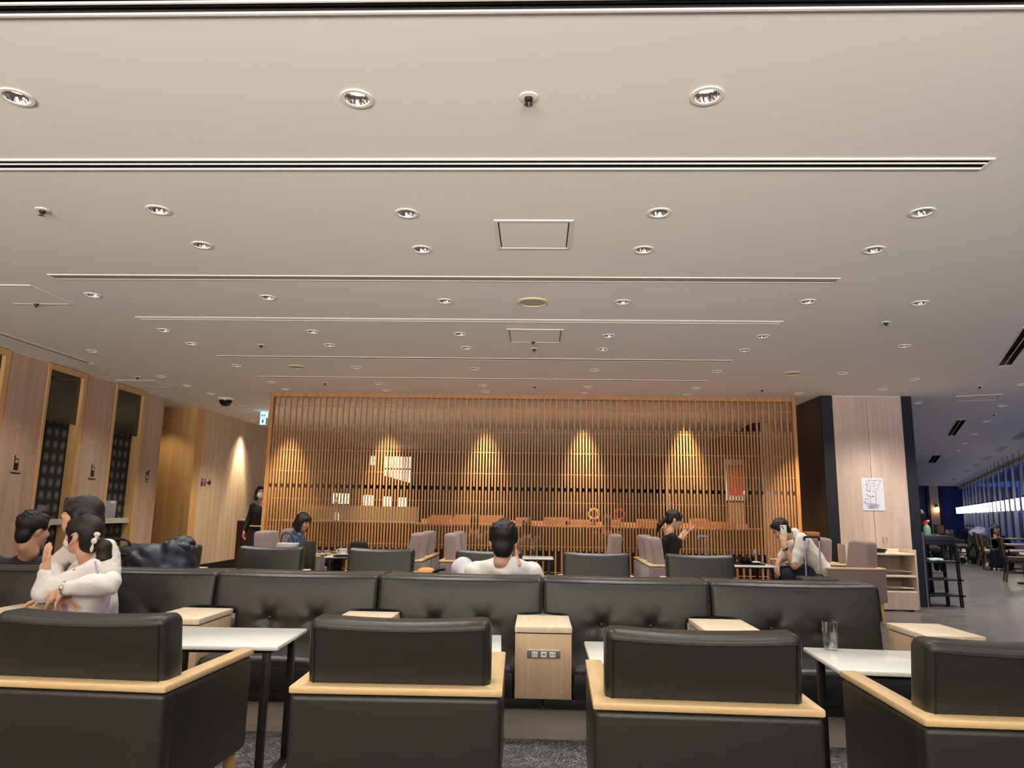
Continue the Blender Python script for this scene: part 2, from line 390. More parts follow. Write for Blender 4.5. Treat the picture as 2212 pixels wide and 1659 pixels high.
win = struct('window_1', MB().box(0,0.08,-0.2,41.5,0,0.12), 'mullion', smooth=0, base=(0,0,0)); win.location = (WX0,WY0,0); win.rotation_euler = (0,0,WA)
part(win, 'pane', MB().box(0.09,0.10,0,41.5,0.12,2.76), 'window_glass', smooth=0)
part(win, 'head_trim', MB().box(-0.05,0.3,0,41.5,2.76,CEIL), 'pale_trim', smooth=0)
finm = None; mulm = None
for i in range(25):
    u = 1.0+i*1.66
    for k in range(2):
        if k == 0 and finm: o = D.objects.new('fin', finm); o.location = (0,u,0); COL.objects.link(o); o.parent = win
        elif k == 0:
            o = part(win, 'fin', MB().prism([(-0.05,0.12),(0.09,0.12),(0.09,2.76),(0.03,2.76)], 'Y', -0.02, 0.02), 'fin', smooth=0); o.location = (0,u,0); finm = o.data
        elif mulm: o = D.objects.new('mullion', mulm); o.location = (0,u,0); COL.objects.link(o); o.parent = win
        else:
            o = part(win, 'mullion', MB().prism([(-0.065,0.12),(-0.05,0.12),(0.03,2.76),(0.015,2.76)], 'Y', -0.02, 0.02), 'mullion', smooth=0); o.location = (0,u,0); mulm = o.data
w2 = struct('window_2', MB().box(5.2,5.28,-8,3.55,0,0.5), 'mullion', smooth=0)
part(w2, 'pane', MB().box(5.24,5.25,-8,3.55,0.5,2.76), 'window_glass', smooth=0)
part(w2, 'head_trim', MB().box(5.15,5.4,-8,3.55,2.76,CEIL), 'pale_trim', smooth=0)
for i in range(7): part(w2, 'mullion', MB().box(5.15,5.24,-7.6+i*1.6,-7.52+i*1.6,0.5,2.76), 'mullion', smooth=0)
# far end of the dining hall
wf = struct('wall_far', MB().box(6.0,26,40.2,40.5,0,CEIL), 'navy_wall', smooth=0)
part(wf, 'wood_pilaster', MB().box(21.2,21.68,40.12,40.2,0,CEIL), 'pillar_wood', smooth=0)
part(wf, 'dark_edge', MB().box(21.68,21.85,40.1,40.2,0,CEIL), 'navy_black', smooth=0)
part(wf, 'dark_edge', MB().box(21.05,21.2,40.1,40.2,0,CEIL), 'navy_black', smooth=0)

# left wall with telephone booths
LX = -5.98
wlft = struct('wall_left', MB().box(-7.1,-6.9,-8,11.0,0,CEIL), 'dark_wood', smooth=0)
booths = [(5.85,6.45),(7.05,7.77),(8.425,9.19),(9.855,10.655)]
edges = [-8.0]+[q for b in booths for q in b]+[11.21]
for i in range(0,len(edges),2):
    part(wlft, 'wood_panel', MB().box(-6.9,LX,edges[i],edges[i+1],0,CEIL-0.012), 'panel', smooth=0)
    part(wlft, 'shadow_gap', MB().box(-6.9,LX-0.01,edges[i],edges[i+1],CEIL-0.012,CEIL), 'trim_white', smooth=0)
for k,(a,b) in enumerate(booths):
    fr = MB(); t = 0.075
    fr.box(-6.1,LX+0.012,a,a+t*.6,0,CEIL-.01); fr.box(-6.1,LX+0.012,b-t,b,0,CEIL-.01); fr.box(-6.1,LX+0.012,a+t*.6,b-t,2.82,CEIL-.01)
    f = part(wlft, 'booth_frame', fr, 'oak_z', smooth=0)
    part(f, 'transom_glass', MB().box(-6.02,-6.013,a+t*.6,b-t,2.2,2.82), 'booth_glass', smooth=0)
    part(f, 'booth_lining', MB().box(-6.13,-6.095,a,b,0,CEIL-.02), 'plaid', smooth=0)
    part(f, 'booth_shelf', MB().box(-6.095,-6.0,a+t*.6,b-t,0.93,1.0), 'plinth', smooth=0, bev=0.004)
    part(f, 'wall_socket', MB().box(-6.095,-6.087,a+.27,a+.42,1.1,1.17), 'grey_plate', smooth=0)
Mx = lambda y,z,s=1: Matrix.Translation((LX+0.003,y,z)) @ Matrix.Rotation(PI/2,4,'Z') @ Matrix.Rotation(PI/2,4,'X')
for k,(y,z) in enumerate(((8.09,1.62),(9.535,1.615))):
    t = thing('telephone_sign', ['black mobile phone pictogram lettered Telephone nearest the camera on left wall','black mobile phone pictogram lettered Telephone between the two plaid booths'][k], 'sign', (LX,y,z-0.1))
    part(t, 'phone_icon', MB().box(LX,LX+.004,y-.035,y+.035,z-.055,z+.075).box(LX,LX+.004,y-.035,y-.022,z+.075,z+.115), 'sign_black', smooth=0, w=True)
    part(t, 'icon_screen', MB().box(LX+.003,LX+.006,y-.023,y+.023,z+.025,z+.062), 'panel', smooth=0, w=True)
    part(t, 'lettering', textmesh('Telephone', 0.042, Mx(y,z-0.1)), 'sign_black', smooth=0, w=True)
y, z = 10.92, 1.615
t = thing('fax_sign', 'small black device pictogram beside the wood panel corner', 'sign', (LX,y,z-.1))
part(t, 'device_icon', MB().prism([(y-.05,z-.05),(y+.03,z-.05),(y+.03,z+.07),(y+.045,z+.07),(y+.045,z+.11),(y+.02,z+.11),(y-.05,z+.06)], 'X', LX, LX+.004), 'sign_black', smooth=0, w=True)
part(t, 'icon_screen', MB().box(LX+.003,LX+.006,y-.035,y+.005,z-.03,z+.03), 'panel', smooth=0, w=True)
part(t, 'lettering', MB().box(LX,LX+.003,y-.04,y+.03,z-.085,z-.068), 'sign_black', smooth=0, w=True)
tb = thing('payphone_terminal', 'grey desktop telephone terminal standing on the booth shelf', 'terminal', (-6.05,10.15,1.0))
part(tb, 'body', MB().prism([(9.98,1.0),(10.24,1.0),(10.26,1.25),(10.0,1.25)], 'X', -6.085, -6.02), 'laptop_grey', bev=.006, w=True)
part(tb, 'label_plate', MB().box(-6.02,-6.016,10.1,10.2,1.21,1.235), 'white_plastic', smooth=0, w=True)
# recessed side corridor and the wall beyond it
wc = struct('wall_corridor', MB().box(-9,-6.06,12.35,12.6,0,CEIL), 'panel_warm', smooth=0)
part(wc, 'corner_post', MB().box(-6.06,-5.965,12.33,12.6,0,CEIL), 'oak_z', smooth=0)
struct('wall_corridor_end', MB().box(-9.1,-9,11,12.4,0,CEIL), 'panel', smooth=0)
struct('wall_corridor_near', MB().box(-9,-6.9,11.0,11.21,0,CEIL), 'panel', smooth=0)
ws = struct('wall_side', MB().box(-6.2,-5.97,12.6,15.6,0.0,CEIL).box(-6.2,-5.97,16.6,22.5,0,CEIL).box(-6.2,-5.97,15.6,16.6,2.62,CEIL), 'panel_pale', smooth=0)
part(ws, 'dark_recess', MB().box(-6.3,-6.2,15.6,16.6,0,2.62), 'black', smooth=0)
part(ws, 'door_frame', MB().box(-5.99,-5.95,15.55,15.62,0,2.66).box(-5.99,-5.95,16.58,16.65,0,2.66).box(-5.99,-5.95,15.62,16.58,2.6,2.66), 'oak_z', smooth=0)
for i in range(14): part(ws, 'panel_groove', MB().box(-5.9695,-5.9685,12.66+i*.21,12.664+i*.21,0.18,CEIL), 'panel', smooth=0)
struct('baseboard_left', MB().box(-5.97,-5.94,12.6,15.5,0,0.17), 'steel_dark', smooth=0)
t = thing('restroom_sign', 'small blue and red restroom pictogram with black arrow on corridor wall', 'sign', (-5.965,12.85,1.55))
for i,(m,yy) in enumerate((('sign_blue',12.72),('sign_red',12.83))):
    part(t, 'figure', MB().box(-5.966,-5.96,yy-.03,yy+.03,1.54,1.63).box(-5.966,-5.96,yy-.02,yy+.02,1.64,1.68), m, smooth=0, w=True)
part(t, 'arrow', MB().prism([(12.92,1.595),(13.0,1.595),(13.0,1.55),(13.08,1.61),(13.0,1.67),(13.0,1.625),(12.92,1.625)], 'X', -5.966, -5.96), 'sign_black', smooth=0, w=True)

# pillar with floor plan
wpil = struct('wall_pillar', MB().box(4.10,5.30,10.36,11.5,0,CEIL), 'navy_black', smooth=0)
part(wpil, 'wood_panel', MB().box(4.207,4.682,10.335,10.37,0,CEIL-.012), 'pillar_wood', smooth=0)
part(wpil, 'wood_panel', MB().box(4.688,5.171,10.335,10.37,0,CEIL-.012), 'pillar_wood', smooth=0)
part(wpil, 'shadow_gap', MB().box(4.207,5.171,10.34,10.37,CEIL-.012,CEIL), 'trim_white', smooth=0)
part(wpil, 'dark_edge', MB().box(4.05,4.207,10.335,10.40,0,CEIL), 'navy_black', smooth=0)
part(wpil, 'dark_edge', MB().box(5.171,5.318,10.335,10.40,0,CEIL), 'navy_black', smooth=0)
part(wpil, 'dark_side', MB().box(4.05,4.10,10.40,11.5,0,CEIL), 'dark_wood', smooth=0)
part(wpil, 'corner_bead', MB().box(5.318,5.332,10.33,10.36,0,1.0), 'aluminium', smooth=0)
t = thing('floor_plan_notice', 'white floor plan sheet fixed to the pale wood pillar', 'notice', (4.687,10.33,1.285))
part(t, 'sheet', MB().box(4.537,4.838,10.328,10.335,1.285,1.735), 'paper', smooth=0, w=True)
def nx(x): return 4.537+(x-350)/890*0.301
def nz(y): return 1.735-(y-220)/1320*0.45
def nline(mb, pts, th=0.0022):
    for (a,b),(c,d) in zip(pts[:-1],pts[1:]):
        p, q = V((nx(a-(b-220)*.06),0,nz(b))), V((nx(c-(d-220)*.06),0,nz(d))); dd = (q-p).normalized(); n = V((-dd.z,0,dd.x))*th; e = dd*th*.6
        vs = [p-n-e,q-n+e,q+n+e,p+n-e]; mb.add([(v.x,10.3275,v.z) for v in vs], [(0,1,2,3)])
mb = MB()
for pts in ([(570,320),(1155,320),(950,790),(950,860)],[(570,320),(590,745),(720,745),(705,560)],[(690,320),(690,480)],[(890,320),(900,540),(740,545)],[(610,780),(735,780)],
            [(950,850),(955,1260),(530,1260),(520,1075),(745,1075),(745,985),(670,985)],[(905,590),(910,700)],[(610,880),(680,960)]): nline(mb, pts)
for (a,b,s) in ((550,490,22),(630,470,18),(812,430,22),(985,515,22),(835,750,20),(905,785,20),(545,705,14),(580,905,24),(655,965,26),(500,1228,24),(730,1180,22),(635,540,12),(620,1315,18),(628,1400,18)): nline(mb, [(a-s,b),(a+s,b)], 0.0035)
nline(mb, [(780,970),(885,970)], 0.005)
for k,(a,b) in enumerate(((670,1070),(670,1090),(670,960),(670,1110),(670,1040),(670,870),(670,1050))): nline(mb, [(a,1300+k*27),(b,1300+k*27)], 0.0022)
part(t, 'plan_print', mb, 'ink', smooth=0, w=True)

# behind the screen
wr = struct('wall_rear', MB().box(-4.3,4.3,22.5,22.7,0,CEIL), 'mahogany', smooth=0)
struct('wall_service', MB().box(-6,-4.3,20.4,20.6,0,CEIL), 'grey_wall', smooth=0)
struct('wall_service_end', MB().box(-4.4,-4.2,20.5,22.5,0,CEIL), 'black', smooth=0)
struct('wall_niche', MB().box(3.05,4.0,17.0,17.2,0,CEIL), 'grey_wall', smooth=0)
struct('wall_niche_side', MB().box(4.05,4.3,14.9,22.5,0,CEIL), 'dark_wood', smooth=0)
struct('wall_post', MB().box(4.15,4.85,13.55,14.4,0,CEIL), 'pillar_wood', smooth=0)
struct('wall_hall_partition', MB().box(4.3,5.3,14.4,14.6,0,CEIL).box(5.25,5.35,11.5,14.5,0,CEIL), 'navy_black', smooth=0)
struct('trim_1', MB().box(4.05,4.15,13.53,14.4,0,CEIL), 'black', smooth=0)

# ------------------------------------------------------------------ ceiling with its fixtures
holes = []
def circ(c, r, n=20): holes.append([(c.x+r*math.cos(2*PI*i/n), c.y+r*math.sin(2*PI*i/n)) for i in range(n)])
def ring(mb, c, r0, r1, z0, z1, n=24): return mb.lathe([(r1,z1-c[2]),(r1,z0-c[2]),(r0,z0-c[2]),(r0,z1-c[2])], c, n)
rows = [[(36,209),(771,212),(1527,206)],[(342,453),(879,460),(1424,459),(1992,458)],[(436,529),(911,538),(1390,539),(1888,539)],
 [(200,637),(579,642),(961,650),(1345,652),(1745,651),(1987,654)],[(354,713),(675,716),(993,721),(1315,725),(1648,726)],
 [(200,758),(414,742),(712,745),(1007,751),(1302,754),(1609,756),(1953,747)],[(349,813),(511,789),(770,793),(1026,796),(1284,799),(1548,802),(1820,806)],
 [(587,825),(816,828),(1042,832),(1270,835),(1503,838)],[(617,840),(834,843),(1048,846),(1262,849),(1484,852),(1726,849)],
 [(405,833),(455,850),(523,875),(549,909),(1908,840),(1984,870)],[(2207,830),(2166,876),(2132,910),(2105,937),(2085,957),(2071,973)]]
rown = ['row nearest the camera','second row from the camera','third row from the camera','fourth row from the camera','fifth row from the camera','sixth row from the camera','seventh row from the camera','eighth row from the camera','row just in front of the slatted screen','group over the left corridor and the pillar','row receding over the dining hall']
proto = None
R0, R1 = 0.052, 0.068
def make_down():
    t = thing('downlight', 'x', 'ceiling light')
    part(t, 'trim_ring', ring(MB(), (0,0,0), R0, R1, -0.006, 0.001), 'trim_white')
    m = MB().lathe([(R0,-0.002),(0.047,0.017),(0.040,0.036)], (0,0,0), 32)
    m.v = [(x*(1-.05*((k//3)%2)),y*(1-.05*((k//3)%2)),z) if k % 3 else (x,y,z) for k,(x,y,z) in enumerate(m.v)]
    part(t, 'reflector', m, 'reflector', smooth=0)
    part(t, 'lamp', MB().lathe([(0.0001,0.033),(0.041,0.034)], (0,0,0), 24), 'bulb', smooth=0)
    return t
for ri, row in enumerate(rows):
    for ci, (px,py) in enumerate(sorted(row)):
        c = onz(px, py, CEIL); circ(c, R0)
        lab = '%s recessed downlight from the left in the %s' % (ORD[ci], rown[ri])
        if proto is None: proto = t = make_down(); t.location = c; t['label'] = lab; t['group'] = 'recessed downlights'
        else: t = dup(proto, c, 0, lab, 'recessed downlights')
        p = V((c.x,c.y,CEIL-0.012))
        if ri == 8: spot('downlight_beam', p, 460, 38, 1.0, (1.0,0.85,0.58), (0,0.17,-1))
        elif ri == 9: spot('downlight_beam', p, 110, 80, 0.9, (1.0,0.88,0.7))
        elif ri == 10: spot('downlight_beam', p, 250, 120, 0.8, (1,.97,.94))
        else: spot('downlight_beam', p, 36 if ri < 3 else 60, 112, 0.9, WARM)
# wash on the corridor walls, from fittings of the same kind
for nm,(x,y),e,an,dr,cl in (('corridor',(-5.72,14.25),300,46,(-.13,0,-1),(1.0,.83,.56)),('panel',(-6.45,11.8),34,90,(0,.12,-1),(1.0,.80,.50)),('pillar',(4.69,9.0),110,110,(0,.25,-1),(1.0,.9,.8))):
    c = V((x,y,CEIL)); circ(c, R0); dup(proto, c, 0, {'corridor':'recessed downlight washing the pale corridor wall behind the exit sign','panel':'recessed downlight above the warm wood panel of side corridor','pillar':'recessed downlight in front of the pillar with floor plan'}[nm], 'recessed downlights')
    spot('wash_beam', (x,y,CEIL-0.012), e, an, 0.7, cl, dr)
# row of downlights overhead, nearer than the frame shows
for i,x in enumerate((-3.1,-1.05,1.0,3.05)):
    c = V((x,1.5,CEIL)); circ(c, R0); dup(proto, c, 0, '%s recessed downlight from the left in the row above the camera' % ORD[i], 'recessed downlights')
    spot('downlight_beam', (x,1.5,CEIL-.012), 42, 110, 0.9, WARM)
# dim lights over the room behind the screen
for i,(x,y) in enumerate(((-4.5,12.9),(-2.6,12.7),(-0.5,12.5),(1.6,12.5),(3.3,12.6),(-3.2,17.5),(0,17.5),(2.2,17))):
    c = V((x,y,CEIL)); circ(c, R0); dup(proto, c, 0, '%s recessed downlight from the left over the room behind the screen' % ORD[i], 'recessed downlights')
    spot('downlight_beam', (x,y,CEIL-.012), 280, 120, 0.9, (1.0,0.86,0.72))
# sprinklers
sp = None
for i,(px,py) in enumerate(((1142,209),(92,453),(1914,696),(564,745),(1154,753),(297,814),(702,827),(1155,834),(1646,841),(2116,834),(79,655),(1152,737),(2147,895))):
    c = onz(px, py, CEIL)
    lab = 'small chrome fire sprinkler ' + ['near the top centre of the ceiling','high on the left of the ceiling','on the right of the ceiling alone','on the left before the fifth air slot','just below the second access hatch','beside the left access hatch near booths','left of centre just above the screen','at centre just above the screen','right of centre just above the screen','over the dining hall near its hatch','on the edge of the left access hatch','on the edge of the second access hatch','far over the dining hall'][i]
    if sp is None:
        sp = t = thing('fire_sprinkler', lab, 'sprinkler', c, 0, 'ceiling sprinklers')
        part(t, 'escutcheon', MB().lathe([(0.04,0),(0.038,-0.005),(0.018,-0.007)], (0,0,0), 20), 'trim_white')
        part(t, 'stem', MB().lathe([(0.018,-0.004),(0.016,-0.02),(0.008,-0.024),(0.008,-0.034)], (0,0,0), 14), 'steel_dark')
        part(t, 'deflector', MB().lathe([(0.0005,-0.042),(0.019,-0.037),(0.0005,-0.034)], (0,0,0), 14), 'chrome')
    else: t = dup(sp, c, 0, lab, 'ceiling sprinklers')
# speakers
for i,(px,py,r,lab) in enumerate(((1151,652,0.125,'round ceiling loudspeaker with cream rim above the second hatch'),(641,792,0.11,'round ceiling loudspeaker on the left before the screen'),(1712,806,0.11,'round ceiling loudspeaker on the right before the pillar'))):
    c = onz(px, py, CEIL); t = thing('ceiling_speaker', lab, 'speaker', c, 0, 'ceiling speakers')
    part(t, 'rim', MB().lathe([(r,0.0),(r,-0.008),(r-.014,-0.012),(r-.016,-0.004)], (0,0,0), 32), 'speaker_rim')
    part(t, 'grille', MB().lathe([(r-.016,-0.006),(0.0005,-0.008)], (0,0,0), 32), 'speaker_mesh')
# access hatches
for i,(p0,p1,lab) in enumerate((((1066,476),(1232,536),'square access hatch in the ceiling near the camera'),((1090,710),(1217,740),'square access hatch in the ceiling under the fourth air slot'),
        ((-75,613),(155,658),'square access hatch at the left edge of ceiling'),((2055,868),(2172,850),'square access hatch over the dining hall'),((260,834),(372,822),'square access hatch by the booth wall'))):
    a, b = onz(*p0, CEIL), onz(*p1, CEIL); cx = (a.x+b.x)/2; cy = (a.y+b.y)/2; h = 0.24 if i == 0 else 0.25
    if i == 0: h = abs(b.x-a.x)/2*0.9
    t = thing('access_hatch', lab, 'hatch', (cx,cy,CEIL), WA if i == 3 else 0)
    fr = MB()
    for (x0,x1,y0,y1) in ((-h-.022,h+.022,-h-.022,-h),(-h-.022,h+.022,h,h+.022),(-h-.022,-h,-h,h),(h,h+.022,-h,h)): fr.box(x0,x1,y0,y1,-0.007,0)
    part(t, 'frame', fr, 'trim_white', smooth=0)
    part(t, 'door', MB().box(-h+.008,h-.008,-h+.004,h-.004,-0.004,0), 'ceiling', smooth=0)
    part(t, 'seal', MB().box(-h,h,-h,h,-0.001,0), 'slot_dark', smooth=0)
# linear air slots
slots = []
def slot(x0, x1, y0, y1, lab, light=False, rot=0, base=None):
    w = y1-y0; L = x1-x0; c = base or V(((x0+x1)/2,(y0+y1)/2,CEIL)); hx, hy = L/2, w/2
    R = Matrix.Rotation(rot,3,'Z'); holes.append([(c.x+(R@V((a*hx,b*hy,0))).x, c.y+(R@V((a*hx,b*hy,0))).y) for a,b in ((-1,-1),(1,-1),(1,1),(-1,1))])
    t = thing('air_slot_diffuser', lab, 'air vent', c, rot, 'linear air slots')
    fr = MB(); f = 0.011 if c.y < 5 else 0.009; pr = -0.008 if c.y < 5 else -0.006
    fr.box(-hx-f,hx+f,-hy-f,-hy,pr,0.002); fr.box(-hx-f,hx+f,hy,hy+f,pr,0.002); fr.box(-hx-f,-hx,-hy,hy,pr,0.002); fr.box(hx,hx+f,-hy,hy,pr,0.002)
    part(t, 'frame', fr, 'trim_white', smooth=0)
    part(t, 'plenum', MB().add([(-hx,-hy,0),(hx,-hy,0),(hx,hy,0),(-hx,hy,0),(-hx,-hy,.12),(hx,-hy,.12),(hx,hy,.12),(-hx,hy,.12)], [(0,1,5,4),(1,2,6,5),(2,3,7,6),(3,0,4,7),(4,5,6,7)]), 'slot_dark', smooth=0)
    nb = 5 if light else 1
    for k in range(nb):
        yy = -hy+w*(k+1)/(nb+1); part(t, 'blade', MB().box(-hx,hx,yy-(.008 if light else .004),yy+(.008 if light else .004),-0.004,0.03 if light else .004), 'slot_blade_light' if light else 'trim_white', smooth=0)
    return t
def SL(xl, xr, yt, yb, lab, light=False, px=1106):
    a, b = onz(px, yb, CEIL), onz(px, yt, CEIL)   # a is farther
    ym = (a.y+b.y)/2; ext = lambda q: (onz(q[0], q[1], CEIL).x)
    slot(max(ext(xl),-5.8), min(ext(xr),4.6), b.y, a.y, lab, light)
SL((-400,20),(2900,8), -24, 20, 'long dark air slot in the ceiling nearest the camera')
SL((-300,352),(2130,353), 344.5, 362.5, 'second long dark air slot from the camera')
SL((95,588),(1812,602), 598, 606, 'third air slot from the camera with pale louvres', True)
SL((290,682),(1690,694), 690, 694.5, 'fourth air slot from the camera with dark gaps')
SL((470,768),(1578,780), 774, 777, 'fifth air slot from the camera before the screen', True)
SL((560,811),(1525,823), 818, 820.5, 'sixth air slot from the camera closest to the screen', True)
a = onz(0,722,CEIL); b = onz(128,766,CEIL); slot(-1,1,-.04,.04, 'air slot running along the left booth wall', False, PI/2, V((a.x+.03,(a.y+b.y)/2,CEIL)))
a, b = V((4.45,6.45,CEIL)), V((5.2,8.08,CEIL)); slot(-.95,.95,-.06,.06, 'slanted air slot at the right edge of ceiling', False, PI/2+WA, (a+b)/2)
a, b = onz(2080,905,CEIL), onz(2052,942,CEIL); slot(-1.4,1.4,-.07,.07, 'slanted air slot over the dining hall nearest the pillar', False, PI/2+WA, (a+b)/2)
a, b = onz(2027,983,CEIL), onz(2010,1000,CEIL); slot(-1.6,1.6,-.1,.1, 'slanted air slot farther over the dining hall', False, PI/2+WA, (a+b)/2)
for i in range(7):
    p = wp(12.5+i*3.3, .75, CEIL); slot(-.9,.9,-.085,.085, '%s air grille along the window side of dining hall' % ORD[i], True, PI/2+WA, p)
# ceiling sheet with openings
out = [(-9.1,-8.2),(5.45,-8.2),(5.45,3.5),(WE.x+.3,WE.y),(-9.1,WE.y)]
vs2 = []; es = []; fcs = []
for poly in [out]+holes:
    n = len(vs2); m = len(poly); vs2 += [V((p[0],p[1])) for p in poly]; es += [(n+i,n+(i+1)%m) for i in range(m)]
r = delaunay_2d_cdt(vs2, es, [], 1, 1e-5)
me = D.meshes.new('ceiling'); HB = [(min(a for a,_ in q),max(a for a,_ in q),min(b for _,b in q),max(b for _,b in q),q) for q in holes]
def inhole(x, y):
    for x0,x1,y0,y1,q in HB:
        if x0 < x < x1 and y0 < y < y1:
            s = [(q[(i+1)%len(q)][0]-q[i][0])*(y-q[i][1])-(q[(i+1)%len(q)][1]-q[i][1])*(x-q[i][0]) for i in range(len(q))]
            if all(v > 0 for v in s) or all(v < 0 for v in s): return True
    return False
FT = [tuple(f) for f in r[2] if not inhole(sum(r[0][i].x for i in f)/len(f), sum(r[0][i].y for i in f)/len(f))]
me.from_pydata([(p.x,p.y,CEIL) for p in r[0]], [], FT); me.update()
co = D.objects.new('ceiling', me); COL.objects.link(co); me.materials.append(MATS['ceiling']); co['kind'] = 'structure'
sl = part(co, 'roof_deck', MB().box(-9.1,WE.x+.3,-8.2,WE.y,CEIL+.14,CEIL+.2), 'slot_dark', smooth=0)
# dome camera and hanging exit sign
c = onz(488,860,CEIL); t = thing('security_camera', 'dark dome security camera on ceiling before the side corridor', 'camera', c)
part(t, 'mount', MB().lathe([(0.13,0),(0.12,-0.03),(0.095,-0.04)], (0,0,0), 28), 'trim_white')
part(t, 'dome', MB().lathe([(0.1,-0.035)]+[(0.1*math.cos(a),-0.035-0.1*math.sin(a)) for a in [i*PI/16 for i in range(1,8)]]+[(0.0005,-0.135)], (0,0,0), 28), 'camera_dome', smooth=2)
t = thing('exit_sign', 'glowing pale cyan direction sign hanging beside the slatted screen', 'sign', (-4.93,12.7,CEIL))
part(t, 'housing', MB().box(-.055,.055,-.04,.04,-.26,-.01), 'white_plastic', smooth=0)
part(t, 'face', MB().box(-.05,.05,-.044,-.04,-.255,-.015), 'exit_cyan', smooth=0)
part(t, 'pictogram', MB().prism([(-.035,-.09),(-.015,-.065),(-.015,-.085),(.015,-.085),(.015,-.065),(.035,-.09),(.015,-.115),(.015,-.095),(-.015,-.095),(-.015,-.115)], 'Y', -.047,-.044).box(-.012,.012,-.047,-.044,-.225,-.165), 'ink', smooth=0)
part(t, 'side_face', MB().box(-.058,-.055,-.03,.03,-.12,-.02).box(.055,.058,-.03,.03,-.12,-.02), 'exit_glow', smooth=0)

# ------------------------------------------------------------------ slatted screen
SY = 10.63; SX0, SX1 = -4.0, 3.745
scr = thing('slatted_screen', 'tall honey wood lattice screen dividing the lounge', 'screen', (0,SY,0))
part(scr, 'side_post', MB().box(SX0-.03,SX0+.02,-.05,.05,0,CEIL-.001), 'slat', smooth=0)
part(scr, 'side_post', MB().box(SX1-.02,SX1+.03,-.05,.05,0,CEIL-.001), 'slat', smooth=0)
part(scr, 'top_rail', MB().box(SX0+.02,SX1-.02,-.05,.05,CEIL-.06,CEIL-.001), 'slat', smooth=0)
part(scr, 'bottom_rail', MB().box(SX0+.02,SX1-.02,-.04,.04,0.0,0.05), 'slat', smooth=0)
NS = 87; PS = (SX1-SX0)/NS
dl = part(scr, 'slat', MB().box(-.011,.011,-.018,.018,0.05,CEIL-.06), 'slat', smooth=0); dl.location = (SX0+PS,0,0)
du = ds = None
for i in range(1,NS):
    if i > 1: o = D.objects.new('slat', dl.data); COL.objects.link(o); o.parent = scr; o.location = (SX0+PS*i,0,0)
for i in range(NS):
    x = SX0+PS*(i+.5)
    for z0,z1,k in ((1.54,2.40,0),(0.64,1.485,1)):
        mm = (du, ds)[k]
        if mm is None:
            o = part(scr, 'slat', MB().box(-.0105,.0105,-.014,.014,z0,z1), 'slat', smooth=0)
            if k == 0: du = o.data
            else: ds = o.data
        else: o = D.objects.new('slat', mm); COL.objects.link(o); o.parent = scr
        o.location = (x,0.0,0)
for z,m in ((2.70,'slat'),(2.34,'slat'),(2.04,'slat'),(1.73,'slat'),(1.325,'slat'),(1.007,'slat'),(0.70,'slat'),(0.337,'slat')):
    part(scr, 'cross_bar', MB().box(SX0,SX1,-.005,.005,z-.0045,z+.0045), m, smooth=0)
# ------------------------------------------------------------------ armchairs
def armchair(name, label, mats, group, backtop=0.812, taper=0.0, loc=(0,0,0), rotz=0, bw=0.31):
    body, rail_x, rail_y, leg = mats
    t = thing(name, label, 'armchair', loc, rotz, group); t.scale = (1,1,1.027)
    part(t, 'back_panel', MB().rbox((0,-.295,.405),(.35,.04,.175), .022, (2,1,2)), body)
    for s in (-1,1): part(t, 'side_panel', MB().rbox((s*.318,.02,.405),(.032,.30,.175), .022, (1,2,2)), body)
    part(t, 'back_rail', MB().prism([(-.352,-.337),(.352,-.337),(.285,-.272),(-.285,-.272)], 'Z', .58, .602), rail_x, bev=.004)
    for s in (-1,1):
        p = [(s*.352,-.336),(s*.352,.325),(s*.288,.325),(s*.288,-.274)]
        part(t, 'arm_rail', MB().prism(p if s > 0 else p[::-1], 'Z', .58, .602), rail_y, bev=.004)
    part(t, 'seat_cushion', MB().rbox((0,.05,.355),(.283,.27,.075), .03, (4,4,1), lambda p: (p.x,p.y,p.z+(.012*(1-(p.x/.283)**2) if p.z > .36 else 0))), body)
    z0 = .43; zc = (z0+backtop)/2
    def fn(p):
        q = (p.z-z0)/(backtop-z0); dip = .014*(1-(p.x/bw)**2)*max(0,q)**2
        return ((p.x*(1-taper*max(0,q)**2), p.y-.055*max(0,q)+.02+(.012*(1-(p.x/bw)**2) if p.y > -.2 else 0), p.z-(dip if not taper else -dip*.8)))
    br = part(t, 'backrest', MB().rbox((0,-.205,zc),(bw,.068,(backtop-z0)/2), .034, (10,2,5), fn), body, smooth=2)
    if not taper:
        mb = MB(); zt = backtop-.03
        mb.tube([fn(V((x*.288/10,-.2745,zt)))for x in range(-10,11)], .0022, 5)
        for s in (-1,1): mb.tube([fn(V((s*.288,-.2745,zt-(zt-.6)*k/5))) for k in range(6)], .0022, 5)
        part(br, 'seam', mb, 'piping')
    for sx in (-1,1):
        for sy in (-1,1): part(t, 'leg', MB().cyl((sx*.30,sy*.27,.235),(sx*.315,sy*.285,0), .026, .017, 10), leg)
    return t
LM = ('leather','oak','oak_y','oak_z'); FM = ('mauve','oak','oak_y','oak_z')
G1 = 'dark leather armchairs in the foreground'; 
a1 = armchair('armchair', 'dark leather armchair at the left edge of foreground seen from behind', LM, G1, loc=(-1.535,2.79,0), rotz=-.05)
dup(a1, (-.468,2.825,0), .026, 'dark leather armchair seen from behind left of the socket console', G1)
dup(a1, (.542,2.705,0), -.03, 'dark leather armchair seen from behind right of the socket console', G1)
dup(a1, (1.505,2.615,0), -.035, 'dark leather armchair cut off by the right picture edge', G1)
G2 = 'leather armchairs facing the camera beyond the banquette'
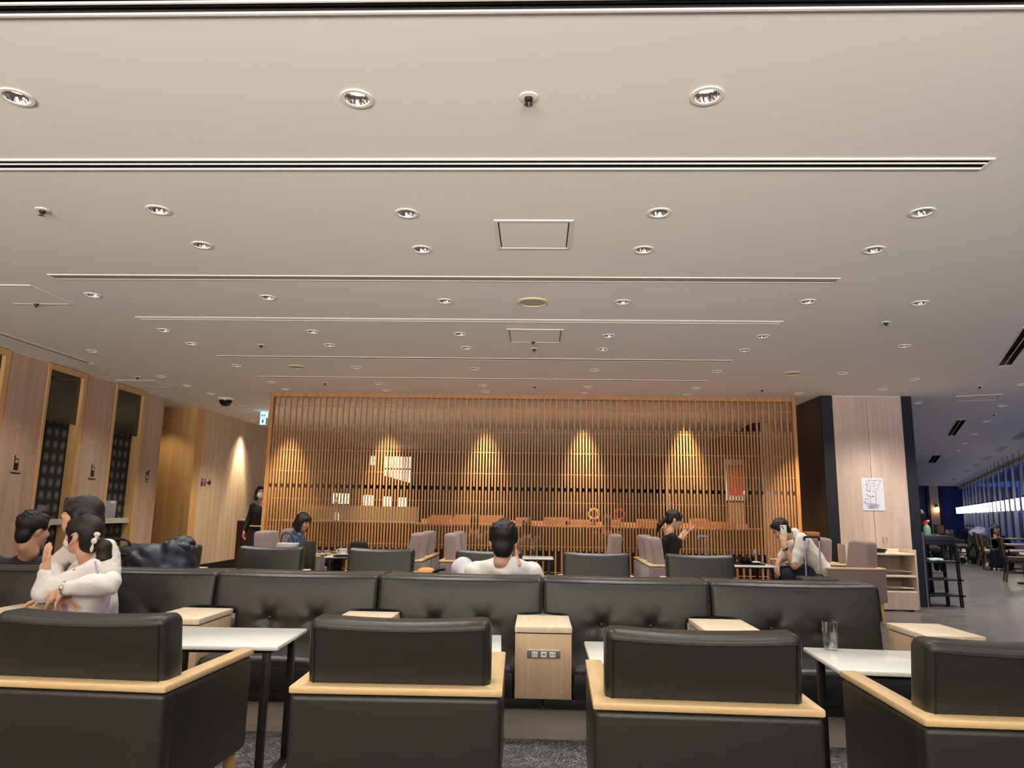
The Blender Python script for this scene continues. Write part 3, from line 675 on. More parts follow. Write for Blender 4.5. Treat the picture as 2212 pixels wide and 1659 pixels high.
for x,lab in ((-3.51,'leather armchair facing us behind the navy jacket pile'),(-2.51,'leather armchair facing us in front of the denim woman'),(-1.455,'leather armchair facing us in front of the white cups'),(-.45,'leather armchair facing us behind the man in white tee'),(.555,'leather armchair facing us right of the man in white tee'),(1.507,'leather armchair facing us in front of the woman in black')):
    dup(a1, (x,6.68,0), PI+random.uniform(-.03,.03), lab, G2)
G3 = 'mauve fabric armchairs by the screen'
f1 = armchair('fabric_armchair', 'mauve fabric armchair at far left holding the handbag', FM, G3, 0.885, 0.16, (-2.99,8.68,0), -PI/2, .285)
for x,y,r,lab in ((-3.04,9.72,-1,'mauve fabric armchair in which the denim woman sits'),(-1.66,8.9,1,'near mauve armchair facing left toward the white cups'),(-1.66,9.7,1,'far mauve armchair facing left toward the white cups'),
        (-.80,8.95,-1,'near mauve armchair facing right toward the wine glass table'),(-.80,9.72,-1,'far mauve armchair facing right toward the wine glass table'),(.80,9.75,1,'mauve armchair facing left alone at centre before the screen'),
        (1.62,8.85,-1,'near mauve armchair with its back beside the woman in black'),(1.64,9.65,-1,'mauve armchair in which the woman in black sits'),(3.66,8.95,1,'mauve armchair in which the man on the phone sits'),(3.5,9.85,1,'mauve armchair half hidden behind the man on the phone')):
    dup(f1, (x,y,0), r*PI/2, lab, G3)

# ------------------------------------------------------------------ banquette
def banquette(label, loc, rotz, xr=.352, group='banquette modules'):
    t = thing('banquette_module', label, 'sofa', loc, rotz, group)
    part(t, 'plinth', MB().box(-.504,.504 if xr < .4 else .65,.105,.70,0,.175), 'plinth', smooth=0)
    part(t, 'base', MB().box(-.502,.502,.02,.70,.175,.228), 'leather_black', bev=.005)
    cx, hx = (xr-.352)/2, (xr+.352)/2
    part(t, 'seat_cushion', MB().rbox((cx,.25,.312),(hx-.003,.25,.083), .03, (8,5,2), lambda p: (p.x,p.y,p.z+(.014*(1-((p.x-cx)/hx)**2) if p.z > .32 else 0))), 'leather')
    part(t, 'seat_front_shaded', MB().box(cx-hx+.01,cx+hx-.01,-.002,.03,.232,.352), 'leather_black', bev=.004)  # same leather as the cushion; its shade is put into the blacker colour
    B = [(-.150,.535),(.142,.533)]
    def fn(p):
        x, y, z = p
        if z < .583:
            lim = .352 if x < 0 else max(.352,min(xr,.5))
            x = max(-.352, min(lim, x)) if abs(p.x) > .30 else x
        if y < .56:
            y += .055*(z-.37)/.42
            y -= .022*(1-(p.x/.5)**4)*math.sin(max(0,min(1,(z-.37)/.42))*PI)
            for bx_,bz in B:
                dx, dz = p.x-bx_, z-bz; d = math.hypot(dx,dz); an = math.atan2(dz,dx)
                y += .034*math.exp(-(d/.03)**2)+.010*math.exp(-(d/.11)**2)*(1+.35*math.sin(an*5+bx_*20))
        z -= .006*(1-(p.x/.5)**2) if z > .75 else 0
        return (x,y,z)
    bk = part(t, 'backrest', MB().rbox((0,.585,.58),(.502,.112,.215), .028, (54,3,30), fn), 'leather', smooth=2)
    pm = MB()
    pm.tube([fn(V((x*.485/12,.4755,.779))) for x in range(-12,13)], .0035, 6)
    for s in (-1,1): pm.tube([fn(V((s*.4945,.477,.772-.18*k/5))) for k in range(6)], .003, 5)
    part(bk, 'piping', pm, 'piping')
    for bx_,bz in B:
        q = fn(V((bx_,.473,bz))); part(t, 'button', MB().ell((0,0,0),(.016,.010,.016)).xf(Matrix.Translation((bx_,q[1]-.007,bz))), 'leather', smooth=2)
    return t
XS = lambda k: 0.041+1.0075*k
bq = banquette('dark tufted leather banquette section behind the socket console to its right', ((XS(0)+XS(1))/2,4.0,0), 0)
for k,lab in ((-4,'dark leather banquette section at the far left edge'),(-3,'tufted banquette section on which mother and girl sit'),(-2,'tufted banquette section behind the leftmost white table'),(-1,'tufted banquette section in front of the man in white tee')):
    dup(bq, ((XS(k)+XS(k+1))/2,4.0,0), 0, lab)
banquette('tufted banquette section at the right end of the row', ((XS(1)+XS(2))/2,4.0,0), 0, .478)
for k in range(-4,2):
    dup(bq, ((XS(k)+XS(k+1))/2,5.402,0), PI, ('%s rear banquette section from the left, facing the screen' % ORD[k+4]), 'rear banquette modules')
def console(label, loc):
    t = thing('console_box', label, 'side table', loc, 0, 'wooden consoles between banquette seats')
    part(t, 'body', MB().box(-.150,.150,0,.43,.230,.557), 'pale_front', bev=.003)
    part(t, 'reveal', MB().box(-.144,.144,.006,.424,.557,.5625), 'slot_dark', smooth=0)
    part(t, 'top', MB().box(-.152,.152,-.002,.445,.5625,.593), 'pale_top', bev=.003)
    sk = part(t, 'socket_strip', MB().box(-.086,.09,-.006,0,.435,.475), 'grey_plate', bev=.002)
    for i,x in enumerate((-.045,.002,.049)):
        part(sk, 'socket', MB().box(x-.015,x+.015,-.0085,-.005,.441,.469), 'white_plastic', smooth=0)
        m = MB()
        if i == 1: m.box(x-.007,x+.007,-.0095,-.008,.452,.457)
        else: m.box(x-.008,x-.005,-.0095,-.008,.449,.460).box(x+.005,x+.008,-.0095,-.008,.449,.460)
        part(sk, 'socket_slot', m, 'black', smooth=0)
    part(sk, 'strip_edge', MB().box(-.086,.09,-.0075,-.001,.474,.478), 'white_plastic', smooth=0)
    return t
c0 = console('pale wood console with power sockets between the two middle armchairs', (XS(0),4.0,0))
for x,lab in ((XS(-3),'pale wood console at far left beside mother and girl'),(XS(-2),'pale wood console behind the leftmost white table'),(XS(-1),'pale wood console top showing above the second armchair'),(XS(1),'pale wood console top showing above the third armchair'),(2.19,'pale wood console ending the banquette row at right')):
    dup(c0, (x,4.0,0), 0, lab)

# ------------------------------------------------------------------ low tables
def low_table(label, loc, rotz, hx=.32, hy=.245, group='white topped low tables'):
    t = thing('low_table', label, 'table', loc, rotz, group)
    part(t, 'table_top', MB().box(-hx,hx,-hy,hy,.583,.602), 'white_top', bev=.005)
    part(t, 'under_frame', MB().box(-hx+.03,hx-.03,-hy+.03,hy-.03,.568,.583), 'steel_dark', smooth=0)
    for s in (-1,1):
        for q in (-1,1): part(t, 'leg', MB().box(s*(hx-.06)-.015,s*(hx-.06)+.015,q*(hy-.05)-.018,q*(hy-.05)+.018,.012,.57), 'steel_dark', bev=.002)
        part(t, 'floor_runner', MB().box(s*(hx-.06)-.02,s*(hx-.06)+.02,-(hy-.03),hy-.03,0.004,.014), 'steel_dark', bev=.002)
    return t
lt = low_table('white topped low table right of the leftmost armchair', (-1.45,3.465,0), .05)
dup(lt, (-.475,3.405,0), .05, 'white topped low table hidden mostly behind second armchair'); dup(lt, (.545,3.3,0), -.01, 'white topped low table left of the third armchair back')
dup(lt, (1.535,3.26,0), -.07, 'white topped low table carrying the water tumbler')
lt2 = low_table('white low table carrying the backpack and navy jacket', (-3.1,5.9,0), 0, .45, .25, 'white tables beyond the banquette')
dup(lt, (1.5,5.75,0), 0, 'white low table with a tumbler just beyond the banquette', 'white tables beyond the banquette')
lt3 = low_table('white low table with two white cups by the screen', (-2.27,9.42,0), 0, .37, .33, 'white tables by the screen')
dup(lt, (-.1,9.75,0), 0, 'white low table with wine glass and tumblers by screen'); dup(lt3, (2.48,9.2,0), 0, 'white low table with tray before the man on the phone')
# tableware
def tumbler(label, p, r=.033, h=.125, fill=.15, group='drinking glasses'):
    t = thing('tumbler', label, 'glass', p, 0, group)
    part(t, 'glass_wall', MB().lathe([(.0005,.001),(r*.9,.001),(r,h),(r-.002,h),(r*.9-.002,.012),(.0005,.012)], (0,0,0), 24), 'glass', smooth=1)
    if fill: part(t, 'water', MB().lathe([(.0005,.013),(r*.9-.003,.013),(r*.9-.002,h*fill+.01),(.0005,h*fill+.01)], (0,0,0), 20), 'water_glass')
    return t
p = onz(1795,1404,.602); tumbler('tall clear tumbler with a little water on right table', p)
tumbler('clear tumbler rim showing above the banquette at right', (1.52,5.62,.602), .045, .13, .3)
tumbler('clear tumbler beside the black backpack', (-3.24,5.72,.602), .045, .12, .3)
tumbler('tall tumbler of water on the centre far table', (-.27,9.62,.602), .04, .17, .6); tumbler('short tumbler on the centre far table', (-.21,9.5,.602), .035, .09, .5)
tumbler('tall tumbler on the tray before the man on the phone', (2.36,9.12,.61), .045, .18, .45)
def wineglass(label, p, h=.2, r=.034):
    return solo('wine_glass', MB().lathe([(.0005,0),(.033,0),(.03,.004),(.004,.008),(.0035,h*.5),(r*.7,h*.56),(r,h*.75),(r*.85,h),(r*.82,h),(r*.95,h*.75),(.0005,h*.55)], (0,0,0), 20), 'glass', label, 'glass', 'wine glasses', loc=p)
wineglass('stemmed flute glass on the centre far table', (-.06,9.6,.602), .24, .03); wineglass('wine glass standing on the wooden service cart', (4.66,10.02,.735), .2)
wineglass('stemmed glass beside the dark teapot', (2.66,9.1,.61), .17)
t = thing('cup_and_saucer', 'white cup on saucer with its handle to the left', 'cup', (-2.42,9.15,.615))
def cup(t, sx=0):
    part(t, 'saucer', MB().lathe([(.0005,0),(.03,0),(.075,.014),(.074,.017),(.03,.004),(.0005,.004)], (sx,0,0), 24), 'white_china')
    part(t, 'cup', MB().lathe([(.0005,.008),(.026,.008),(.046,.04),(.052,.085),(.049,.085),(.043,.04),(.0005,.015)], (sx,0,0), 24), 'white_china')
    part(t, 'handle', MB().tube([(sx-.046+.0,0,.072),(sx-.075,0,.07),(sx-.08,0,.05),(sx-.068,0,.035),(sx-.04,0,.034)], .006), 'white_china')
cup(t)
t2 = thing('cup_and_saucer', 'white cup on saucer half hidden behind an armchair', 'cup', (-2.24,9.22,.615)); cup(t2)
def tray(label, c, hx, hy, z, mat='black', group='serving trays', rz=0):
    t = thing('serving_tray', label, 'tray', (c[0],c[1],z), rz, group)
    part(t, 'tray_base', MB().box(-hx,hx,-hy,hy,0,.005), mat, bev=.002)
    part(t, 'tray_rim', MB().box(-hx-.012,-hx,-hy-.012,hy+.012,.001,.016).box(hx,hx+.012,-hy-.012,hy+.012,.001,.016).box(-hx,hx,-hy-.012,-hy,.001,.016).box(-hx,hx,hy,hy+.012,.001,.016), mat, smooth=0)
    return t
tray('black tray under the two white cups', (-2.3,9.2), .2, .14, .602); tray('dark tray on the table before the man on the phone', (2.5,9.12), .23, .14, .602)
t = thing('teapot', 'small dark teapot on the tray before the man', 'teapot', (2.56,9.17,.608))
part(t, 'pot', MB().lathe([(.0005,0),(.05,.002),(.068,.04),(.055,.078),(.02,.086),(.012,.1),(.0005,.1)], (0,0,0), 22), 'black_gloss')
part(t, 'spout', MB().tube([(-.06,0,.035),(-.09,0,.055),(-.105,0,.085)], .011), 'black_gloss'); part(t, 'handle', MB().tube([(.05,0,.07),(.095,0,.075),(.1,0,.04),(.06,0,.02)], .007), 'black_gloss')
solo('napkin', MB().prism([(2.13,.604),(2.22,.604),(2.23,.635),(2.17,.65)], 'Y', 9.05, 9.13), 'white_cloth', 'crumpled white napkin at the left of the tray', 'napkin', bev=.008)
t = thing('plate', 'white plate with small dish on the tray edge', 'plate', (2.68,9.25,.61)); part(t, 'dish', MB().lathe([(.0005,0),(.05,.0),(.09,.014),(.088,.018),(.05,.005),(.0005,.005)], (0,0,0), 24), 'white_china')
# black bag behind cups
t = thing('black_bag', 'black rounded bag standing behind the white cups', 'bag', (-2.3,9.5,.602))
part(t, 'pouch', MB().rbox((0,0,.085),(.125,.06,.085), .05, (4,2,2), lambda p: (p.x*(1-.2*max(0,p.z-.06)/.1),p.y,p.z)), 'black_cloth', smooth=2); part(t, 'flap', MB().rbox((0,-.055,.125),(.11,.012,.04), .01, (2,1,1)), 'black', smooth=2)

# ------------------------------------------------------------------ bags and coats
t = thing('backpack', 'black backpack lying on the table left of the navy jacket', 'backpack', (-3.40,5.95,.602))
part(t, 'main_pouch', MB().rbox((0,0,.13),(.15,.12,.13), .07, (5,4,4), lambda p: (p.x,p.y,p.z+.015*math.sin(p.x*30)+.01*math.sin(p.y*25))), 'black_cloth', smooth=2)
part(t, 'front_pocket', MB().rbox((.02,-.13,.09),(.1,.03,.07), .025, (3,1,2)), 'black_cloth', smooth=2)
part(t, 'top_handle', MB().tube([(-.07,-.03,.235),(-.06,-.04,.29),(0,-.04,.315),(.06,-.04,.30),(.08,-.03,.24)], .012), 'black')
part(t, 'zip', MB().tube([(-.1,-.12,.2),(0,-.135,.215),(.1,-.12,.2)], .004), 'steel_dark')
# ------------------------------------------------------------------ implicit surfaces for bodies, hair and cloth
def nv(p): return np.array(p, float)
def Cc(a, b, ra, rb=None, k=.02, sg=1): return ('c', nv(a), nv(b), ra, ra if rb is None else rb, k, sg)
def Ee(c, r, R=None, k=.02, sg=1): return ('e', nv(c), nv(r), R, None, k, sg)
def sdfmesh(prims, h, wav=0.0, wf=40.0):
    lo = np.full(3, 1e9); hi = -lo
    bbs = []
    for p in prims:
        if p[0] == 'c':
            m = max(p[3],p[4]); l = np.minimum(p[1],p[2])-m; u = np.maximum(p[1],p[2])+m
        else:
            m = p[2] if p[3] is None else np.full(3, max(p[2])); l = p[1]-m; u = p[1]+m
        bbs.append((l,u))
        if p[6] > 0: lo = np.minimum(lo,l); hi = np.maximum(hi,u)
    lo -= 4*h+wav; hi += 4*h+wav
    n = np.ceil((hi-lo)/h).astype(int)+1
    G = np.full(n, 0.3)
    for p,(l,u) in zip(prims,bbs):
        mg = p[5]+3*h+.015
        i0 = np.clip(np.floor((l-mg-lo)/h).astype(int),0,n-1); i1 = np.clip(np.ceil((u+mg-lo)/h).astype(int)+1,1,n)
        if np.any(i1 <= i0): continue
        xs = [lo[k]+h*np.arange(i0[k],i1[k]) for k in range(3)]
        X,Y,Z = np.meshgrid(*xs, indexing='ij'); P = np.stack([X,Y,Z],-1)
        if p[0] == 'c':
            ab = p[2]-p[1]; L2 = max(ab@ab,1e-12); t = np.clip(((P-p[1])@ab)/L2,0,1)
            d = np.linalg.norm(P-p[1]-t[...,None]*ab,axis=-1)-(p[3]+t*(p[4]-p[3]))
        else:
            q = P-p[1]
            if p[3] is not None: q = q@p[3]
            k0 = np.linalg.norm(q/p[2],axis=-1); k1 = np.linalg.norm(q/p[2]**2,axis=-1)+1e-9; d = k0*(k0-1)/k1
        B = G[i0[0]:i1[0],i0[1]:i1[1],i0[2]:i1[2]]; k = p[5]
        if p[6] > 0:
            hh = np.clip(.5+.5*(B-d)/k,0,1); B[...] = B*(1-hh)+d*hh-k*hh*(1-hh)
        else:
            d = -d; hh = np.clip(.5-.5*(B-d)/k,0,1); B[...] = B*(1-hh)+d*hh+k*hh*(1-hh)
    if wav:
        xs = [lo[k]+h*np.arange(n[k]) for k in range(3)]; X,Y,Z = np.meshgrid(*xs, indexing='ij')
        G += wav*np.sin(X*wf+2.1*np.sin(Z*wf*.45))*np.sin(Z*wf*.8+1.7*np.sin(Y*wf*.5+X*9))
    S = G < 0
    c = S[:-1,:-1,:-1].astype(np.int8).copy(); cs = [(a,b,d) for a in (0,1) for b in (0,1) for d in (0,1)]
    c[...] = 0
    for a,b,d in cs: c += S[a:n[0]-1+a,b:n[1]-1+b,d:n[2]-1+d]
    act = np.argwhere((c > 0)&(c < 8)); N = len(act)
    idm = np.full(n-1, -1, int); idm[tuple(act.T)] = np.arange(N)
    acc = np.zeros((N,3)); cnt = np.zeros(N)
    for ax in range(3):
        o1,o2 = [k for k in range(3) if k != ax]
        for a in (0,1):
            for b in (0,1):
                A = act.copy(); A[:,o1] += a; A[:,o2] += b; Bq = A.copy(); Bq[:,ax] += 1
                va = G[tuple(A.T)]; vb = G[tuple(Bq.T)]; m = (va < 0) != (vb < 0)
                t = np.where(m, va/np.where(m,va-vb,1), 0); pt = A.astype(float); pt[:,ax] += t
                acc[m] += pt[m]; cnt[m] += 1
    verts = acc/np.maximum(cnt,1)[:,None]*h+lo
    faces = []
    for ax in range(3):
        o1,o2 = [(1,2),(2,0),(0,1)][ax]
        s0 = [slice(None)]*3; s1 = [slice(None)]*3; s0[ax] = slice(0,-1); s1[ax] = slice(1,None)
        e = np.argwhere(S[tuple(s0)] != S[tuple(s1)]); e = e[(e[:,o1] > 0)&(e[:,o2] > 0)&(e[:,o1] < n[o1]-1)&(e[:,o2] < n[o2]-1)]
        ins = S[tuple(e.T)]
        q = []
        for (d1,d2) in ((-1,-1),(0,-1),(0,0),(-1,0)):
            f = e.copy(); f[:,o1] += d1; f[:,o2] += d2; q.append(idm[tuple(f.T)])
        q = np.stack(q,1); q[~ins] = q[~ins][:,::-1]; faces.append(q)
    faces = np.concatenate(faces); faces = faces[(faces >= 0).all(1)]
    return verts, faces
def blob(parent, name, prims, mat, h=.007, wav=0, wf=40.0, label=None):
    v, f = sdfmesh(prims, h, wav, wf); q = nv(wl(parent)); v = v-q
    me = D.meshes.new(name); me.from_pydata(v.tolist(), [], f.tolist()); me.update()
    o = D.objects.new(name, me); COL.objects.link(o); o.parent = parent
    if label: o['label'] = label
    return finish(o, mat, 2)
def rotm(yaw, pitch=0, roll=0):
    y,p,r = [math.radians(a) for a in (yaw,pitch,roll)]
    return np.array(Matrix.Rotation(y,3,'Z') @ Matrix.Rotation(p,3,'X') @ Matrix.Rotation(r,3,'Y'))
class Head:
    def __init__(s, c, yaw, pitch=0, roll=0, sc=1.0): s.c = nv(c); s.R = rotm(yaw,pitch,roll); s.s = sc
    def p(s, q): return s.c+s.R@(nv(q)*s.s)
    def e(s, c, r, k=.012, sg=1): return Ee(s.p(c), nv(r)*s.s, s.R, k, sg)
    def cc(s, a, b, ra, rb=None, k=.012, sg=1): return Cc(s.p(a), s.p(b), ra*s.s, None if rb is None else rb*s.s, k, sg)
    def skin(s):
        L = [s.e((0,-.012,.035),(.071,.090,.076)), s.e((0,.028,-.028),(.057,.060,.074),.03), s.e((0,.052,-.082),(.030,.030,.026),.03),
             s.cc((0,.086,.012),(0,.100,-.022),.007,.0115,.012), s.e((0,.084,-.058),(.021,.011,.010),.01), s.e((0,.072,.030),(.045,.016,.010),.015)]
        for q in (-1,1):
            L += [s.e((q*.071,-.008,-.008),(.009,.019,.029),.006), s.e((q*.031,.093,.012),(.017,.013,.009),.01,-1), s.e((q*.032,.06,-.025),(.022,.026,.022),.02)]
        return L
    def face(s, root, open_=True, lips=True):
        mb = MB(); Mh = Matrix([[*(s.R[i]*s.s),s.c[i]] for i in range(3)]+[[0,0,0,1]])
        for q in (-1,1): mb.ell((q*.031,.077,.011),(.013,.008,.0055),10,6)
        part(root, 'eyes', mb.xf(Mh), 'eye_dark', smooth=2, w=True)
        mb = MB()
        for q in (-1,1): mb.tube([(q*.014,.086,.028),(q*.030,.085,.033),(q*.048,.072,.029)], .0028, 5)
        part(root, 'eyebrows', mb.xf(Mh), 'hair_black', w=True)
        if lips: part(root, 'lips', MB().ell((0,.0915,-.057),(.019,.006,.006),12,6).xf(Mh), 'lip', smooth=2, w=True)
    def mask(s, root, h=.006):
        blob(root, 'face_mask', [s.e((0,.070,-.048),(.056,.042,.046),.01), s.e((0,.100,-.02),(.02,.014,.022),.02), s.e((0,-.03,-.05),(.09,.075,.09),.005,-1), s.e((0,.03,-.14),(.08,.08,.05),.01,-1)], 'white_cloth', h)
        mb = MB(); Mh = Matrix([[*(s.R[i]*s.s),s.c[i]] for i in range(3)]+[[0,0,0,1]])
        for q in (-1,1):
            mb.tube([(q*.05,.075,-.022),(q*.068,.04,-.012),(q*.078,.0,.012)], .0028, 5); mb.tube([(q*.046,.072,-.075),(q*.066,.035,-.055),(q*.078,-.004,-.03)], .0028, 5)
        part(root, 'mask_loops', mb.xf(Mh), 'white_cloth', w=True)
def hair_short(H):
    L = [H.e((0,-.018,.046),(.080,.098,.080)), H.e((0,-.055,-.025),(.061,.046,.078),.02), H.e((0,.044,.085),(.052,.036,.022),.02)]
    for q in (-1,1): L += [H.e((q*.066,.0,.03),(.018,.05,.045),.015)]
    rs = random.Random(3)
    for i in range(46):
        a = rs.uniform(0,2*PI); b = rs.uniform(.25,1.45); d = nv((math.cos(a)*math.cos(b),math.sin(a)*math.cos(b),math.sin(b))); c = nv((0,-.018,.046))+d*nv((.078,.096,.078))
        L.append(H.cc(c, c+d*.006+nv((rs.uniform(-.02,.02),rs.uniform(-.01,.03),0)), .009, .003, .006))
    L += [H.e((0,.115,-.005),(.07,.055,.075),.012,-1), H.e((0,-.02,-.163),(.12,.14,.075),.012,-1)]+[H.e((q*.078,.012,-.028),(.03,.034,.045),.008,-1) for q in (-1,1)]
    return L
def hair_cap(H, fringe=True):
    L = [H.e((0,-.018,.044),(.080,.100,.080)), H.e((0,-.058,-.005),(.072,.054,.078),.02)]
    for q in (-1,1): L.append(H.e((q*.066,.012,.032),(.018,.058,.05),.015))
    if fringe: L += [H.e((0,.066,.062),(.058,.034,.036),.015)]
    L += [H.e((0,.118,-.028),(.064,.054,.078),.01,-1)]
    return L
def hand(W, u, n, thumb, curl=.35, s=1.0, spread=.08, curls=None):
    W,u,n = nv(W),nv(u),nv(n); u = u/np.linalg.norm(u); n = n-u*(n@u); n = n/np.linalg.norm(n); sd = np.cross(u,n)*thumb   # sd points to the thumb side
    L = [Cc(W,W+u*.03*s,.024*s,.026*s,.012)]
    for i,(o,ln) in enumerate(((.030,.070),(.010,.078),(-.010,.072),(-.029,.056))):
        b = W+u*.088*s+sd*o*s; L.append(Cc(W+u*.02*s+sd*o*.5*s, b, .015*s,.0115*s,.010))
        d = u+sd*(o*spread/.03); d = d/np.linalg.norm(d); q = b; cv = curls[i] if curls else curl
        for j,(fr,r0,r1) in enumerate(((.42,.0098,.009),(.32,.009,.008),(.26,.008,.0066))):
            a = cv*(.7+.3*j); ca,sa = math.cos(a),math.sin(a); nn = n-d*(n@d); nn = nn/np.linalg.norm(nn); d = d*ca+nn*sa
            e = q+d*ln*fr*1.12*s; L.append(Cc(q,e,r0*s,r1*s,.004)); q = e
    d = u*.62+sd*.75+n*.25; d = d/np.linalg.norm(d); q = W+u*.022*s+sd*.022*s
    L.append(Cc(W+u*.012*s+sd*.008*s,q+d*.03*s,.017*s,.012*s,.010)); q2 = q+d*.03*s; d2 = d*.85+u*.4+n*.2; d2 /= np.linalg.norm(d2)
    L.append(Cc(q2,q2+d2*.032*s,.011*s,.0085*s,.004)); L.append(Cc(q2+d2*.032*s,q2+(d2+n*.2)*.052*s,.0085*s,.007*s,.004))
    return L
def torso(P, Ch, N, SL, SR, w=1.0, d=1.0):
    P,Ch,N,SL,SR = map(nv,(P,Ch,N,SL,SR)); ax = (SR-SL)/np.linalg.norm(SR-SL); L = []
    for q in (-1,0,1): L.append(Cc(P+ax*q*.075*w, Ch+ax*q*.075*w, .098*d, .098*d, .04))
    L += [Cc(Ch-ax*.06, SL, .085*d, .058*w, .04), Cc(Ch+ax*.06, SR, .085*d, .058*w, .04), Cc(Ch, N-(N-Ch)*.15, .085*d, .05, .05)]
    return L
def limb(a, b, c, r): return [Cc(a,b,r[0],r[1],.02), Cc(b,c,r[1],r[2],.02)]
def PX(px, py, y): return nv(ony(px,py,y))
FIG = 'people'
def person(label, base): return thing('person', label, 'person', base)

# --- girl with mask hugged by the woman in white
g = person('girl in white top and face mask with raised hand, ponytail with white bow', (-2.5,4.25,.39))
H = Head(PX(181,1156,4.18), 80, 2, 0, .97)
nk = PX(193,1212,4.22); ch = PX(203,1250,4.22); pl = nv((-2.60,4.2,.53)); sl = PX(199,1231,4.10); sr = PX(175,1228,4.34)
el = PX(92,1282,4.05); wr = PX(99,1236,4.05); er = PX(128,1285,4.28); wr2 = PX(112,1290,4.2)
sk = H.skin()+[H.cc((0,-.015,-.06),(0,-.022,-.11),.040,.040,.02), Cc(H.p((0,-.022,-.095)),nk,.040,.046,.02)]
sk += [Cc(el,wr,.028,.024,.01)]+hand(wr, PX(102,1180,4.05)-wr, (.5,.85,0), 1, .12, .92, .05)+[Cc(ch,nk,.05,.05,.03), Cc(sl,el,.03,.028), Cc(sr,er,.03,.028), Cc(er,wr2,.028,.024)]+hand(wr2, (-1,-.2,-.2), (0,0,-1), 1, .3, .9)
kn = [(-2.86,4.16,.47),(-2.84,4.33,.47)]; sk += [Cc(pl,ch,.06,.06)]
for k in kn: sk += [Cc(pl,k,.06,.045), Cc(k,(k[0]-.02,k[1]-.04,.09),.045,.03), Cc((k[0]-.02,k[1]-.04,.07),(k[0]-.14,k[1]-.05,.05),.03,.025)]
blob(g, 'body', sk, 'skin', .0052); H.face(g, lips=False); H.mask(g, .0045)
top = torso(pl+nv((0,0,.1)), ch, nk, sl, sr, .8, .86)+[Cc(sl,el,.057,.050,.02), Cc(el,wr+(el-wr)*.12,.050,.040,.02), Cc(sr,er,.055,.048), Cc(er,wr2,.048,.038)]
top += [Cc(nk,H.p((0,-.022,-.095)),.068,.056,.01,-1)]
blob(g, 'white_top', top, 'white_cloth', .007, .0042, 44)
dr = [Cc(pl,(ch+pl)/2,.135,.118,.03), Cc(pl,kn[0],.12,.10,.03), Cc(pl,kn[1],.12,.10,.03), Cc(kn[0],nv(kn[0])+nv((-.01,-.02,-.12)),.1,.08)]
blob(g, 'lilac_dress', dr, 'lilac', .009, .003, 45)
blob(g, 'dress_strap', [Cc(nk+nv((.03,-.05,-.01)),sl+nv((.03,-.03,.045)),.006,.007,.004), Cc(sl+nv((.03,-.03,.045)),sl+nv((.07,-.045,-.03)),.007,.007,.004)], 'lilac', .004)
hl = hair_cap(H)+[H.e((0,-.05,-.055),(.055,.05,.05),.03), H.cc((0,-.095,-.035),(0,-.150,-.06),.03,.04,.012), H.cc((0,-.150,-.06),(.0,-.165,-.13),.043,.04,.012), H.cc((0,-.165,-.13),(0,-.150,-.21),.040,.012,.012)]
for q in (-1,1): hl.append(H.cc((q*.07,.03,-.01),(q*.068,.035,-.055),.012,.004,.006))
for q in (-1,1): hl.append(H.e((q*.076,-.006,-.012),(.022,.026,.034),.006,-1))
blob(g, 'hair', hl, 'hair_brown', .0055)
Mh = Matrix([[*(H.R[i]*H.s),H.c[i]] for i in range(3)]+[[0,0,0,1]])
bw = MB().ell((-.032,-.118,.012),(.012,.024,.014)).ell((-.040,-.112,-.026),(.010,.022,.018)).ell((-.03,-.118,-.006),(.012,.012,.012)).ell((-.036,-.100,-.066),(.004,.013,.028))
part(g, 'hair_bow', bw.xf(Mh), 'cream_cloth', smooth=2, w=True)
part(g, 'brooch', MB().ell((0,0,0),(.016,.007,.013),8,6).xf(Matrix.Translation(V(sl+nv((-.07,-.045,-.005))))), 'brown_case', w=True)

# --- woman in white blouse hugging the girl
m = person('woman in white lace blouse hugging the girl from behind, long dark hair', (-2.6,4.36,.39))
H = Head(PX(176,1113,4.43), 99, 10, 4, 1.03)
nk = PX(198,1170,4.43); ch = PX(203,1220,4.42); pl = nv((-2.63,4.38,.53)); sl = PX(226,1190,4.28); sr = PX(160,1190,4.58)
el = PX(231,1260,4.10); wr = PX(139,1271,3.98); er = PX(112,1230,4.5); wr2 = PX(132,1290,4.12)
sk = H.skin()+[H.cc((0,-.015,-.06),(0,-.022,-.11),.043,.044,.02), Cc(H.p((0,-.022,-.095)),nk,.044,.05,.02), Cc(nk,ch,.055,.06)]
sk += limb(sl,el,wr,(.04,.035,.026))+hand(wr, PX(105,1294,3.99)-wr, (.1,.6,-.6), 1, .3, .95)+limb(sr,er,wr2,(.04,.035,.026))+hand(wr2, (.9,-.3,-.1), (0,.5,-.8), -1, .3, .95)
kn = [(-2.72,4.03,.40),(-2.95,4.42,.45)]; sk += [Cc(pl,ch,.08,.08)]
for k in kn: sk += [Cc(pl,k,.075,.055), Cc(k,(k[0]-.03,k[1]-.03,.09),.055,.036), Cc((k[0]-.03,k[1]-.03,.07),(k[0]-.17,k[1]-.04,.045),.036,.03)]
blob(m, 'body', sk, 'skin', .0055); H.face(m)
bl = torso(pl+nv((0,0,.08)), ch, nk, sl, sr, .8, .95)+[Cc(sl,el,.074,.066,.025), Cc(el,wr+(el-wr)*.12,.070,.040,.025), Cc(sr,er,.068,.062), Cc(er,wr2+(er-wr2)*.1,.06,.04), Cc(nk,H.p((0,-.022,-.095)),.07,.062,.01,-1)]
blob(m, 'blouse', bl, 'white_cloth', .007, .0065, 38)
lc = [Cc(sl+(el-sl)*.15, sl+(el-sl)*.85, .079,.075,.02)]; blob(m, 'lace_sleeve', lc, 'lace', .006, .003, 90)
